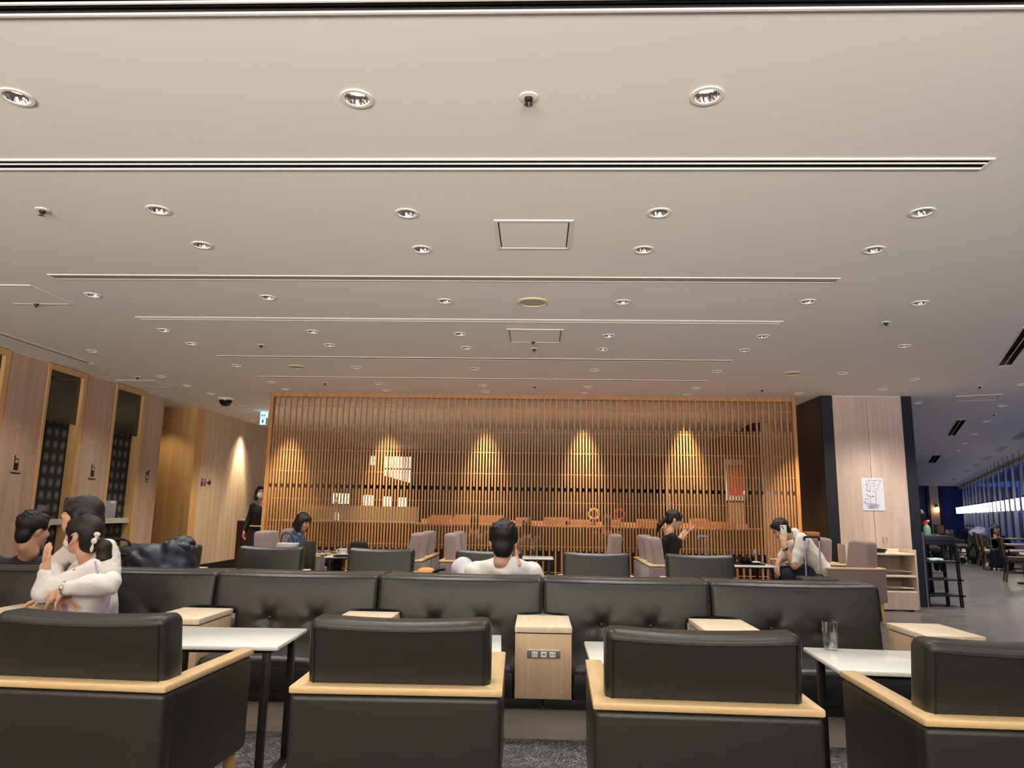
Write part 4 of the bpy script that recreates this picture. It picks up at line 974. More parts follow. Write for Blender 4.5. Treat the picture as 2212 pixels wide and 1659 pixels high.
blob(m, 'trousers', [Cc(pl,kn[0],.1,.08,.03), Cc(pl,kn[1],.1,.08,.03), Cc(pl-nv((.0,0,0)),pl+nv((0,0,.06)),.13,.12)]+[Cc(k,(k[0]-.03,k[1]-.03,.12),.075,.06) for k in kn], 'lilac', .009, .002)
hl = hair_cap(H)+[H.e((0,-.06,-.05),(.075,.055,.07),.03), H.cc((0,-.075,-.03),(0,-.12,-.17),.065,.055,.03), H.cc((0,-.12,-.17),(0,-.145,-.25),.055,.03,.02)]
for q in (-1,1): hl += [H.cc((q*.075,-.005,.0),(q*.070,-.05,-.13),.032,.032,.02), H.cc((q*.045,.085,.075),(q*.066,.072,.01),.016,.009,.01)]
blob(m, 'hair', hl, 'hair_brown', .0055)
part(m, 'wristwatch', MB().tube([V(wr)+V((0,.033*math.cos(a),.033*math.sin(a))) for a in [2*PI*i/16 for i in range(17)]], .007, 6), 'chrome', w=True)

# --- man in navy tee seen from behind at far left
d_ = person('man in navy tee seen from behind at far left, short black hair', (-3.72,5.25,.39))
H = Head(PX(72,1145,5.10), -24, -6, 0, 1.08)
nk = PX(64,1192,5.10); ch = nv((-3.70,5.16,.70)); pl = nv((-3.70,5.28,.50)); sl = nv((-3.92,5.2,.765)); sr = nv((-3.50,5.22,.765))
el = nv((-3.99,5.32,.56)); wl_ = nv((-3.82,5.5,.5)); er = nv((-3.42,5.34,.56)); wr = nv((-3.55,5.52,.5))
sk = H.skin()+[H.cc((0,-.02,-.06),(0,-.022,-.11),.046,.048,.02), Cc(H.p((0,-.02,-.085)),nk,.050,.056,.02), Cc(nk,ch,.05,.07), Cc(ch,pl,.08,.08)]+limb(sl,el,wl_,(.045,.04,.03))+limb(sr,er,wr,(.045,.04,.03))+hand(wl_,(.4,.6,-.2),(0,0,-1),1,.3)+hand(wr,(-.4,.6,-.2),(0,0,-1),-1,.3)
kn = [(-3.84,5.72,.47),(-3.58,5.72,.47)]
for k in kn: sk += [Cc(pl,k,.07,.05), Cc(k,(k[0],k[1]+.03,.09),.05,.035), Cc((k[0],k[1]+.03,.05),(k[0],k[1]+.18,.04),.035,.03)]
blob(d_, 'body', sk, 'skin_b', .0065); H.face(d_)
blob(d_, 'tee_shirt', torso(pl, ch, nk, sl, sr, 1.05, 1.05)+[Cc(sl,el,.066,.06), Cc(sr,er,.066,.06), Cc(nk+nv((0,0,.01)),nk+nv((0,-.01,.08)),.07,.07,.01,-1)], 'navy_cloth', .008, .002)
blob(d_, 'trousers', [Cc(pl,k,.1,.08,.03) for k in kn]+[Cc(k,(k[0],k[1]+.03,.12),.078,.06) for k in kn]+[Cc(pl,pl+nv((0,0,.05)),.13,.13)], 'black_cloth', .01)
blob(d_, 'hair', hair_short(H), 'hair_black', .0055)

# --- man in white tee seen from behind at centre
w_ = person('man in white tee seen from behind resting his cheek on his hand', (-.26,5.25,.39))
H = Head(PX(1087,1171,5.02), 3, -8, 3, 1.19)
nk = PX(1092,1214,5.03); ch = nv((-.22,5.12,.68)); pl = nv((-.26,5.28,.50)); sl = nv((-.42,5.12,.770)); sr = nv((-.03,5.14,.770))
el = nv((-.52,5.35,.62)); wl_ = nv((-.50,5.55,.72)); er = nv((.0,5.40,.70)); wr = nv(H.p((.085,.01,-.12)))
sk = H.skin()+[H.cc((0,-.02,-.06),(0,-.022,-.11),.046,.048,.02), Cc(H.p((0,-.02,-.085)),nk,.048,.056,.02), Cc(nk,ch,.055,.07), Cc(ch,pl,.08,.08)]+limb(sl,el,wl_,(.045,.04,.03))+limb(sr,er,wr,(.045,.042,.03))+hand(wl_,(-.1,1,.1),(0,0,-1),1,.3)+hand(wr,H.p((.075,.06,-.03))-wr,H.p((0,0,0))-H.p((.1,0,0)),-1,.3)
kl, kr = nv((-.56,5.62,.76)), nv((-.12,5.72,.50))
sk += [Cc(pl,kl,.07,.05), Cc(pl,kr,.07,.05), Cc(kl,(-.50,5.80,.42),.05,.04), Cc(kr,(-.12,5.74,.09),.05,.035), Cc((-.12,5.75,.05),(-.12,5.9,.04),.035,.03), Cc((-.5,5.8,.40),(-.36,5.84,.42),.035,.03)]
blob(w_, 'body', sk, 'skin', .006); H.face(w_)
blob(w_, 'tee_shirt', torso(pl, ch, nk, sl, sr, 1.05, 1.02)+[Cc(sl,el,.070,.066), Cc(sr,sr+(er-sr)*.8,.070,.066), Cc(nk+nv((0,-.01,-.06)),nk+nv((0,-.004,.022)),.09,.067), Cc(nk+nv((0,0,-.035)),sl+nv((0,0,.005)),.078,.068,.03), Cc(nk+nv((0,0,-.035)),sr+nv((0,0,.005)),.078,.068,.03), Cc(nk+nv((0,0,.045)),nk+nv((0,.0,.1)),.056,.07,.01,-1)], 'white_cloth', .007, .0055, 36)
blob(w_, 'trousers', [Cc(pl,kl,.1,.082,.03), Cc(pl,kr,.1,.08,.03), Cc(kl,(-.50,5.80,.45),.082,.06), Cc(kr,(-.12,5.74,.12),.078,.06)], 'grey_cloth', .009, .003)
blob(w_, 'hair', hair_short(H), 'hair_black', .0055)

# --- staff member in black
s_ = person('woman in black uniform and face mask standing at the screen edge', (-4.26,11.2,0))
H = Head((-4.285,11.2,1.415), 188, 0, 0, .98)
nk = nv((-4.245,11.21,1.27)); ch = nv((-4.25,11.22,1.10)); pl = nv((-4.26,11.24,.84)); sl = nv((-4.09,11.24,1.205)); sr = nv((-4.41,11.20,1.205))
er = nv((-4.47,11.22,.99)); wr = nv((-4.49,11.14,.84)); el = nv((-4.02,11.26,.99)); wl_ = nv((-4.0,11.16,.82))
sk = H.skin()+[H.cc((0,-.015,-.06),(0,-.022,-.11),.038,.038,.02), Cc(H.p((0,-.02,-.085)),nk,.038,.046,.02), Cc(nk,ch,.06,.07), Cc(ch,pl,.08,.08)]+limb(sl,el,wl_,(.036,.032,.024))+limb(sr,er,wr,(.036,.032,.024))+hand(wr,(-.05,-.1,-1),(1,0,0),1,.35,.92)+hand(wl_,(0,-.1,-1),(-1,0,0),-1,.35,.92)
for q,dy in ((-1,-.1),(1,.08)): sk += [Cc(pl+nv((q*.08,0,0)),(-4.26+q*.085,11.24+dy,.45),.07,.048), Cc((-4.26+q*.085,11.24+dy,.45),(-4.26+q*.085,11.28+dy,.08),.048,.034), Cc((-4.26+q*.085,11.27+dy,.05),(-4.25+q*.09,11.14+dy,.035),.034,.028)]
blob(s_, 'body', sk, 'skin_b', .0075); H.face(s_, lips=False); H.mask(s_, .006)
blob(s_, 'black_top', torso(pl, ch, nk, sl, sr, .9, .92)+[Cc(sl,el,.05,.045), Cc(el,wl_,.045,.036), Cc(sr,er,.05,.045), Cc(er,wr,.045,.036), Cc(nk+nv((0,-.03,.02)),nk+nv((0,-.03,.1)),.075,.08,.01,-1)], 'black_cloth', .009)
tr = []
for q,dy in ((-1,-.1),(1,.08)): tr += [Cc(pl+nv((q*.075,0,0)),(-4.26+q*.085,11.24+dy,.45),.095,.07,.03), Cc((-4.26+q*.085,11.24+dy,.45),(-4.26+q*.085,11.28+dy,.09),.07,.06)]
blob(s_, 'trousers', tr, 'black_cloth', .01)
part(s_, 'belt', MB().tube([V((-4.26+.185*math.cos(a),11.24+.13*math.sin(a),.90)) for a in [2*PI*i/20 for i in range(21)]], .012, 6), 'wreath_cream', w=True)
part(s_, 'badge', MB().ell((-4.17,11.095,1.17),(.018,.008,.014),8,6), 'white_plastic', w=True)
hl = hair_cap(H, False)+[H.e((0,.05,.082),(.06,.04,.028),.02)]
for q in (-1,1): hl += [H.cc((q*.08,-.01,.02),(q*.095,-.02,-.09),.032,.036,.02)]
hl += [H.cc((0,-.08,-.02),(0,-.09,-.10),.06,.05,.03)]
blob(s_, 'hair', hl, 'hair_brown', .0075, .003, 70)

# --- seated woman in denim
b_ = person('seated woman with dark bob in denim jacket looking down', (-3.1,9.72,.44))
H = Head(PX(655,1127,9.6), -112, -22, 0, 1.0)
o = H.c; nk = o+nv((-.06,.0,-.155)); ch = o+nv((-.10,.02,-.30)); pl = nv((-3.17,9.72,.52)); sl = nk+nv((-.02,.19,-.07)); sr = nk+nv((.0,-.19,-.07))
er = sr+nv((.0,-.06,-.23)); wr = nv((-2.86,9.62,.60)); el = sl+nv((.0,.05,-.23)); wl_ = nv((-2.86,9.78,.60))
sk = H.skin()+[H.cc((0,-.015,-.06),(0,-.022,-.11),.037,.038,.02), Cc(H.p((0,-.02,-.085)),nk,.038,.046,.02), Cc(nk,ch,.06,.07), Cc(ch,pl,.08,.08)]+limb(sl,el,wl_,(.036,.032,.024))+limb(sr,er,wr,(.036,.032,.024))+hand(wr,(1,.15,-.05),(0,0,-1),-1,.3,.92)+hand(wl_,(1,-.15,-.05),(0,0,-1),1,.3,.92)
kn = [nv((-2.68,9.6,.5)),nv((-2.68,9.84,.5))]
for k in kn: sk += [Cc(pl,k,.07,.05), Cc(k,(k[0]+.02,k[1],.09),.05,.035), Cc((k[0]+.02,k[1],.05),(k[0]+.16,k[1],.035),.034,.028)]
blob(b_, 'body', sk, 'skin_b', .0075); H.face(b_)
blob(b_, 'denim_jacket', torso(pl, ch, nk, sl, sr, .95, 1.0)+[Cc(sl,el,.058,.052), Cc(el,wl_,.052,.04), Cc(sr,er,.058,.052), Cc(er,wr,.052,.04), Cc(nk,nk+nv((.01,0,.025)),.062,.056)], 'denim', .009, .003)
blob(b_, 'trousers', [Cc(pl,k,.095,.075,.03) for k in kn]+[Cc(k,(k[0]+.02,k[1],.1),.073,.055) for k in kn], 'black_cloth', .011)
hl = hair_cap(H)+[H.e((0,-.06,-.05),(.078,.06,.09),.03)]
for q in (-1,1): hl += [H.cc((q*.075,.01,.02),(q*.075,.02,-.10),.034,.034,.02)]
blob(b_, 'hair', hl, 'hair_brown', .0075)
solo('smartphone', MB().box(-.075,.075,-.04,.04,0,.009).xf(Matrix.Rotation(-.2,4,'Y')), 'black_gloss', 'dark smartphone in the lap of the denim woman', 'phone', loc=(-2.74,9.66,.625), bev=.003)

# --- woman in black with phone
k_ = person('woman in black top with ponytail holding a phone up', (1.64,9.65,.44))
H = Head(PX(1456,1122,9.5), -88, -14, 0, 1.0)
o = H.c; nk = o+nv((-.06,.0,-.15)); ch = o+nv((-.075,.01,-.32)); pl = nv((1.60,9.65,.53)); sl = nk+nv((-.01,.18,-.07)); sr = nk+nv((.0,-.18,-.07))
er = PX(1455,1194,9.34); wr = PX(1468,1164,9.36); el = sl+nv((.10,.05,-.22)); wl_ = PX(1470,1160,9.55)
sk = H.skin()+[H.cc((0,-.015,-.06),(0,-.022,-.11),.035,.035,.02), Cc(H.p((0,-.02,-.085)),nk,.035,.042,.02), Cc(nk,ch,.06,.07), Cc(ch,pl,.08,.08)]+limb(sl,el,wl_,(.034,.030,.022))+limb(sr,er,wr,(.034,.030,.022))
sk += hand(wr, PX(1487,1142,9.4)-wr, (.2,1,.3), -1, .22, .95, .05)+hand(wl_, PX(1486,1143,9.5)-wl_, (.1,-1,.2), 1, .3, .92)
kn = [nv((2.08,9.55,.5)),nv((2.08,9.78,.5))]
for k in kn: sk += [Cc(pl,k,.07,.05), Cc(k,(k[0]+.02,k[1],.09),.05,.035), Cc((k[0]+.02,k[1],.05),(k[0]+.16,k[1],.035),.034,.028)]
blob(k_, 'body', sk, 'skin', .0065); H.face(k_)
blob(k_, 'black_top', torso(pl, ch, nk, sl, sr, .9, .95)+[Cc(sl,el,.055,.05), Cc(el,wl_+(el-wl_)*.25,.05,.045), Cc(sr,er,.058,.055), Cc(er,wr+(er-wr)*.2,.055,.05), Cc(nk+nv((.02,0,.02)),nk+nv((.05,0,.09)),.07,.08,.01,-1)], 'black_cloth', .008, .003)
blob(k_, 'skirt', [Cc(pl,k,.095,.08,.03) for k in kn]+[Cc(k,(k[0]+.02,k[1],.3),.08,.07) for k in kn], 'black_cloth', .011)
hl = hair_cap(H)+[H.e((0,-.1,-.02),(.03,.03,.03),.02), H.cc((0,-.115,-.03),(0,-.165,-.12),.030,.034,.015), H.cc((0,-.165,-.12),(0,-.18,-.22),.034,.012,.015)]
for q in (-1,1): hl += [H.e((q*.076,-.006,-.012),(.022,.022,.03),.006,-1), H.cc((q*.06,.07,.06),(q*.064,.072,-.01),.014,.005,.008)]
blob(k_, 'hair', hl, 'hair_brown', .0065)
pc = (PX(1488,1144,9.42)+PX(1489,1142,9.5))/2
solo('smartphone', MB().box(-.004,.004,-.037,.037,-.075,.075).xf(Matrix.Rotation(.75,4,'Y')), 'phone_rose', 'rose coloured smartphone held by the woman in black', 'phone', loc=tuple(pc+nv((.02,0,.0))), bev=.003)

# --- man on the phone
h_ = person('man in cream sweater bending forward with a phone at his ear', (3.55,8.98,.44))
H = Head(PX(1687,1144,8.98), 84, -34, 0, 1.04)
nk = PX(1716,1152,8.98); ch = PX(1738,1180,8.98); pl = nv((3.38,8.98,.53)); sl = PX(1733,1166,8.80); sr = PX(1722,1164,9.17)
el = PX(1717,1222,8.76); wr = PX(1694,1181,8.80); er = PX(1688,1206,9.12); wr2 = PX(1680,1218,9.06)
sk = H.skin()+[H.cc((0,-.015,-.06),(0,-.022,-.11),.046,.046,.02), Cc(H.p((0,-.02,-.085)),nk,.047,.05,.02), Cc(nk,ch,.05,.07), Cc(ch,pl,.08,.08)]+limb(sl,el,wr,(.045,.043,.03))+limb(sr,er,wr2,(.045,.042,.03))
sk += hand(wr, PX(1691,1152,8.83)-wr, (.2,.95,.2), -1, .3, 1.0)+hand(wr2, PX(1677,1243,9.0)-wr2, (.75,.5,0), -1, .22, 1.05)
kn = [nv((2.98,8.86,.50)),nv((2.94,9.12,.50))]
for k in kn: sk += [Cc(pl,k,.075,.055), Cc(k,(k[0]+.02,k[1],.1),.055,.038), Cc((k[0]+.02,k[1],.05),(k[0]-.15,k[1],.04),.038,.03)]
blob(h_, 'body', sk, 'skin_b', .0062); H.face(h_)
blob(h_, 'sweater', torso(pl+nv((.02,0,.04)), ch, nk, sl, sr, 1.05, 1.08)+[Cc(sl,sl+(el-sl)*.85,.078,.066), Cc(sr,sr+(er-sr)*.9,.075,.064), Cc(nk,nk+(H.p((0,-.02,-.085))-nk)*.3,.064,.06), Cc(nk+(H.p((0,-.02,-.085))-nk)*.3,H.p((0,-.02,-.08)),.052,.07,.008,-1)], 'cream_cloth', .0075, .006, 36)
blob(h_, 'trousers', [Cc(pl,k,.105,.085,.03) for k in kn]+[Cc(k,(k[0]+.02,k[1],.12),.083,.065) for k in kn], 'dark_jeans', .009, .002)
hs = hair_short(H); blob(h_, 'hair', hs, 'hair_black', .0062)
part(h_, 'wristwatch', MB().tube([V(wr+(el-wr)*.12)+V((.036*math.cos(a)*.8,.036*math.sin(a),.02*math.cos(a))) for a in [2*PI*i/14 for i in range(15)]], .007, 6).ell(tuple(wr+(el-wr)*.12+nv((-.0,-.036,0))),(.018,.008,.018),10,6), 'steel_dark', w=True)
pc = H.p((-.088,.0,-.018)); Mp = Matrix.Translation(V(pc)) @ Matrix([[*H.R[i],0] for i in range(3)]+[[0,0,0,1]]) @ Matrix.Rotation(.55,4,'X')
t = thing('smartphone', 'white smartphone held to the ear of the man', 'phone', tuple(pc))
part(t, 'shell', MB().box(-.0045,.0045,-.036,.036,-.072,.072).xf(Mp), 'phone_white', bev=.003, w=True)
part(t, 'camera_lenses', MB().ell((-.006,.015,.052),(.004,.009,.009),10,6).ell((-.006,.004,.033),(.004,.008,.008),10,6).xf(Mp), 'black_gloss', w=True)
# ------------------------------------------------------------------ bags, coats, cases
t = thing('puffer_jacket', 'navy puffer jacket heaped on the far table', 'jacket', (-3.12,5.95,.602))
q = nv((-3.03,5.95,.602)); J = [Ee(q+nv((0,0,.13)),(.21,.17,.13),None,.04), Ee(q+nv((.09,0,.22)),(.15,.13,.10),None,.05), Ee(q+nv((-.12,-.03,.2)),(.14,.13,.08),None,.05), Ee(q+nv((.16,-.02,.10)),(.09,.14,.10),None,.05), Cc(q+nv((-.2,-.12,.16)),q+nv((.1,-.14,.05)),.07,.06,.03), Cc(q+nv((.08,-.16,.05)),q+nv((.2,-.1,.05)),.055,.05,.03)]
blob(t, 'quilted_body', J, 'navy_puffer', .009, .007, 34)
blob(t, 'hood', [Ee(q+nv((.12,.02,.29)),(.10,.09,.06),None,.03), Cc(q+nv((.02,-.06,.28)),q+nv((.2,-.07,.26)),.03,.03,.02)], 'navy_puffer', .008, .004, 40)
t = thing('handbag', 'pale and black handbag with long strap on the mauve armchair', 'handbag', (-2.93,8.62,.44))
q = nv((-3.03,8.7,.44)); part(t, 'bag_body', MB().rbox((0,0,.17),(.15,.07,.17), .03, (5,2,5), lambda p: (p.x*(1-.25*max(0,p.z)/.34)+.02*math.sin(p.z*14),p.y*(1-.5*max(0,p.z)/.34),p.z)), 'black_cloth', smooth=2)
part(t, 'pale_panel', MB().rbox((0,-.035,.26),(.125,.045,.085), .02, (4,1,3), lambda p: (p.x+.015*math.sin(p.z*20),p.y,p.z)), 'bag_white', smooth=2)
part(t, 'strap', MB().tube([(-.08,-.05,.3),(-.07,-.06,.42),(-.01,-.06,.46),(.05,-.06,.42),(.09,-.06,.3),(.12,-.07,.16)], .008), 'black')
part(t, 'bag_tag', MB().box(.115,.13,-.085,-.08,.1,.15), 'wreath_cream', smooth=0)
solo('paper_bag', MB().box(-.02,.10,-.05,.08,0,.36), 'olive', 'dark olive upright paper bag beside the handbag', 'bag', loc=(-2.76,8.74,.44), bev=.006)
def suitcase(label, c, z, body, handle, top, hw=.16):
    t = thing('suitcase', label, 'suitcase', (c[0],c[1],0))
    part(t, 'shell', MB().rbox((0,0,z/2+.03),(.2,.13,z/2-.03), .04, (3,2,3)), body, smooth=2)
    part(t, 'groove', MB().box(-.16,.16,-.134,-.128,.12,z-.08), 'black', smooth=0)
    for s in (-1,1):
        part(t, 'wheel', MB().cyl((s*.15,-.09,.03),(s*.15+.02,-.09,.03),.03,.03,14), 'black'); part(t, 'wheel', MB().cyl((s*.15,.09,.03),(s*.15+.02,.09,.03),.03,.03,14), 'black')
        part(t, 'pull_rod', MB().cyl((s*hw/2,.08,z-.02),(s*hw/2,.08,top-.02),.009,.008,8), 'aluminium' if handle == 'black' else handle)
    part(t, 'pull_handle', MB().tube([(-hw/2,.08,top-.04),(-hw/2,.08,top-.01),(-hw/2+.02,.08,top),(hw/2-.02,.08,top),(hw/2,.08,top-.01),(hw/2,.08,top-.04)], .013), handle)
    part(t, 'carry_handle', MB().tube([(-.06,-.02,z-.002),(-.05,-.02,z+.02),(.05,-.02,z+.02),(.06,-.02,z-.002)], .008), 'black')
    return t
suitcase('black suitcase with raised chrome pull rods beside the man', (3.06,8.22), .545, 'black', 'black', .965)
suitcase('suitcase with blue grey pull handle behind the leather armchair', (2.245,9.95), .55, 'navy_black', 'blue_grey', .90, .12)
t = thing('shoulder_bag', 'orange and white shoulder bag with black bow on rear banquette', 'bag', (-.83,5.15,.40))
q = PX(925,1222,5.15); part(t, 'bag_body', MB().rbox((q[0]-.02,5.15,.60),(.075,.06,.20), .055, (3,3,4), lambda p: (p.x+.03*(p.z-.5),p.y,p.z)), 'orange_cloth', smooth=2, w=True)
part(t, 'white_side', MB().rbox((q[0]-.075,5.14,.58),(.03,.055,.18), .028, (2,2,3), lambda p: (p.x+.09*(p.z-.5),p.y,p.z)), 'white_cloth', smooth=2, w=True)
part(t, 'black_flap', MB().rbox((q[0]+.065,5.13,.60),(.035,.06,.15), .03, (2,2,3)), 'black_cloth', smooth=2, w=True)
part(t, 'bow', MB().tube([(q[0]+.03,5.08,.75),(q[0]+.08,5.06,.79),(q[0]+.13,5.07,.80)], .014).tube([(q[0]+.03,5.08,.74),(q[0]+.10,5.06,.71)], .014), 'black', w=True)

# ------------------------------------------------------------------ service cart and stand by the pillar
t = thing('service_cart', 'pale wooden service cart with shelves before the pillar', 'cart', (4.66,10.03,0))
x0,x1,y0,y1 = 4.30,4.97,9.84,10.26
part(t, 'side_panel', MB().box(x0,x0+.022,y0,y1,.06,.75), 'pillar_wood', bev=.002, w=True); part(t, 'side_panel', MB().box(x1-.022,x1,y0,y1,.02,.78), 'pillar_wood', bev=.002, w=True)
for z in (.705,.425,.225): part(t, 'shelf', MB().box(x0+.022,x1-.022,y0,y1,z,z+.025), 'pale_top', bev=.002, w=True)
part(t, 'back_panel', MB().box(x0+.022,x1-.022,y1-.02,y1,.1,.705), 'pillar_wood', smooth=0, w=True)
part(t, 'back_seam', MB().box(4.50,4.505,y1-.022,y1-.02,.25,.70), 'slot_dark', smooth=0, w=True)
part(t, 'top_rim', MB().box(x0+.022,x1-.022,y1-.02,y1,.73,.775), 'pale_top', bev=.002, w=True)
part(t, 'front_skirt', MB().prism([(x0+.15,.02),(x1-.022,.02),(x1-.022,.225),(x0+.0,.225),(x0,.15)], 'Y', y0, y0+.02), 'pillar_wood', smooth=0, w=True)
for z in (.50,.29):
    part(t, 'guard_rail', MB().tube([(x0+.02,y0+.02,z),(x1-.04,y0+.02,z)], .005).cyl((4.62,y0+.02,z-.05),(4.62,y0+.02,z),.004).cyl((4.50,y0+.12,z-.05),(4.50,y0+.12,z+.01),.004).tube([(x0+.02,y0+.12,z+.01),(x1-.1,y0+.12,z+.01)], .004), 'chrome', w=True)
part(t, 'handle_board', MB().box(4.10,4.125,9.95,10.2,.1,.83).box(4.235,4.30,9.95,10.0,.1,.82).box(4.125,4.235,9.96,9.985,.1,.76).box(4.125,4.235,9.96,9.985,.80,.83), 'pillar_wood', bev=.003, w=True)
part(t, 'hinge', MB().box(4.296,4.31,9.835,9.84,.40,.46).box(4.296,4.31,9.835,9.84,.34,.38), 'steel_dark', smooth=0, w=True)
for x in (x0+.06,x1-.06): part(t, 'caster', MB().cyl((x,y0+.1,.026),(x+.02,y0+.1,.026),.026,.026,14), 'black', w=True)
for i in range(3): tray(['lowest black tray stacked on the service cart','middle black tray stacked on the service cart','topmost tilted black tray on the service cart'][i], (4.46+.012*i,10.02), .13, .1, .731+.017*i, 'black', 'trays on the service cart', .06*i)
solo('folded_napkin', MB().box(-.05,.05,-.04,.04,0,.012), 'white_cloth', 'folded white napkin beside the wine glass on cart', 'napkin', loc=(4.75,9.98,.731), bev=.003)
t = thing('shelf_stand', 'dark open shelf stand with drawer right of the pillar', 'shelf', (5.6,10.55,0))
part(t, 'drawer_box', MB().box(5.375,5.80,10.4,10.75,.83,.955), 'navy_black', bev=.004, w=True); part(t, 'drawer_gap', MB().box(5.38,5.795,10.396,10.4,.888,.892), 'black', smooth=0, w=True)
part(t, 'back_board', MB().prism([(5.37,.10),(5.63,.10),(5.60,.83),(5.37,.83)], 'Y', 10.72, 10.75), 'navy_black', smooth=0, w=True)
for z,x in ((.59,5.845),(.35,5.855),(.14,5.865)): part(t, 'shelf', MB().box(5.36,x,10.38,10.75,z,z+.022), 'navy_black', bev=.002, w=True)
part(t, 'leg', MB().prism([(5.775,.83),(5.81,.83),(5.83,0),(5.79,0)], 'Y', 10.38, 10.41), 'black', smooth=0, w=True); part(t, 'leg', MB().prism([(5.775,.83),(5.81,.83),(5.83,0),(5.79,0)], 'Y', 10.72, 10.75), 'black', smooth=0, w=True)
for y in (10.385,10.735): part(t, 'leg', MB().box(5.36,5.385,y,y+.02,0,.83), 'black', smooth=0, w=True)
solo('folded_towel', MB().rbox((0,0,.018),(.10,.08,.018), .012, (3,2,1), lambda p: (p.x,p.y,p.z+.006*math.sin(p.x*40))), 'towel', 'pale blue folded cloth on the shelf stand', 'towel', loc=(5.53,10.5,.612), smooth=2)
t = thing('spray_bottle', 'green spray bottle with red trigger head on stand', 'bottle', (5.475,10.5,.955))
part(t, 'bottle', MB().lathe([(.0005,0),(.046,0),(.048,.01),(.048,.10),(.036,.125),(.016,.15),(.015,.165),(.0005,.165)], (0,0,0), 20), 'bottle_green')
part(t, 'trigger_head', MB().box(-.03,.03,-.012,.012,.17,.20).prism([(-.03,.17),(-.022,.17),(-.03,.135),(-.036,.135)], 'Y', -.006,.006).cyl((0,0,.155),(0,0,.175),.017,.017,12), 'red_plastic')
part(t, 'nozzle', MB().box(.005,.04,-.01,.01,.195,.212), 'white_plastic', smooth=0)
wq = PX(1752,1149,10.15)
t = thing('side_stand', 'tan topped dark stand behind the man against dark wall', 'stand', (wq[0],10.15,0))
part(t, 'tan_top', MB().box(-.09,.085,-.08,.08,wq[2]-.085,wq[2]), 'brown_case', bev=.004); part(t, 'dark_body', MB().box(-.08,.075,-.07,.07,0,wq[2]-.085), 'black', smooth=0)

# ------------------------------------------------------------------ pendant lamps along the window front
pl0 = None
for i in range(23):
    p = wp(16.4+i*1.02, .32, 0); lab = '%s glass pendant lamp in the window row counted from the camera' % (ORD[i] if i < 20 else ['twenty-first','twenty-second','twenty-third'][i-20])
    if pl0 is None:
        pl0 = t = thing('pendant_lamp', lab, 'pendant lamp', (p.x,p.y,1.42), 0, 'pendant lamps along the windows')
        part(t, 'cable', MB().cyl((0,0,.36),(0,0,CEIL-1.42),.006,.006,6), 'black'); part(t, 'cap', MB().cyl((0,0,.32),(0,0,.37),.025,.02,12), 'black')
        part(t, 'glass_shade', MB().lathe([(.042,0),(.046,.32),(.025,.33)], (0,0,0), 12), 'glass', smooth=0); part(t, 'glow_tube', MB().cyl((0,0,.01),(0,0,.31),.032,.034,12), 'lamp_glow')
    else: dup(pl0, (p.x,p.y,1.42), 0, lab)
t = thing('wall_sconce', 'warm glowing wall lamp on the far wood pilaster', 'wall lamp', (21.48,40.05,1.5))
part(t, 'bracket', MB().box(-.05,.05,-.05,.08,.25,.40), 'black', bev=.01); part(t, 'shade', MB().lathe([(.07,0),(.10,.18),(.06,.26)], (0,-.08,0), 14), 'sconce_glow')

# ------------------------------------------------------------------ dining hall
def dining_chair(label, loc, rotz):
    t = thing('dining_chair', label, 'chair', loc, rotz, 'brown dining chairs in the hall')
    part(t, 'seat_pad', MB().rbox((0,.02,.445),(.235,.235,.03), .022, (3,3,1), lambda p: (p.x*(1+.06*p.y/.2),p.y,p.z)), 'beige_seat')
    part(t, 'seat_frame', MB().box(-.22,.22,-.20,.23,.375,.418), 'chair_wood', bev=.006)
    part(t, 'backrest', MB().rbox((0,-.25,.66),(.215,.022,.19), .018, (5,1,4), lambda p: (p.x,p.y-.12*(p.z-.45)+.03*((p.x/.215)**2),p.z)), 'chair_wood')
    for s in (-1,1):
        part(t, 'leg', MB().cyl((s*.20,.20,.38),(s*.205,.215,0),.022,.015,8), 'chair_wood')
        part(t, 'leg', MB().tube([(s*.20,-.29,.84),(s*.20,-.235,.45),(s*.20,-.20,.38),(s*.20,-.26,0)], .02, 8), 'chair_wood')
    part(t, 'stretcher', MB().cyl((-.2,-.02,.18),(.2,-.02,.18),.01,.01,8).cyl((-.2,-.22,.18),(-.2,.2,.18),.01,.01,8).cyl((.2,-.22,.18),(.2,.2,.18),.01,.01,8), 'chair_wood')
    return t
e90 = -PI/2+WA; w90 = PI/2+WA
def FP(px, py): q = onz(px, py, 0); return (q.x,q.y,0)
d0 = dining_chair('brown dining chair nearest the camera at the right edge', FP(2206,1258), e90)
for px,py,r,lab in ((2240,1244,w90,'brown dining chair cut by the right edge behind the nearest one'),(2152,1231,e90,'brown dining chair just right of the stroller, near of two'),(2139,1223,e90,'brown dining chair just right of the stroller, far of two'),(2086,1213,w90,'brown dining chair with its back toward the stroller'),(2072,1207,w90,'brown dining chair half hidden by the shelf stand'),(2075,1196,w90,'brown dining chair farther down the hall facing left'),(2058,1189,w90,'brown dining chair far down the hall facing left'),(2112,1206,e90,'brown dining chair behind the stroller near the windows'),(2205,1232,w90,'brown dining chair at the window table right of the woman')):
    dup(d0, FP(px,py), r, lab)
def dining_table(label, loc, rotz=0, hx=.4, hy=.4):
    t = thing('dining_table', label, 'table', loc, rotz, 'dark dining tables')
    part(t, 'table_top', MB().box(-hx,hx,-hy,hy,.70,.73), 'chair_wood', bev=.005); part(t, 'column', MB().cyl((0,0,.02),(0,0,.70),.035,.035,12), 'black'); part(t, 'foot_plate', MB().lathe([(.0005,.03),(.24,.02),(.25,0)], (0,0,0), 20), 'black')
    return t
dt = dining_table('dark dining table before the woman in the hall', FP(2186,1228), WA)
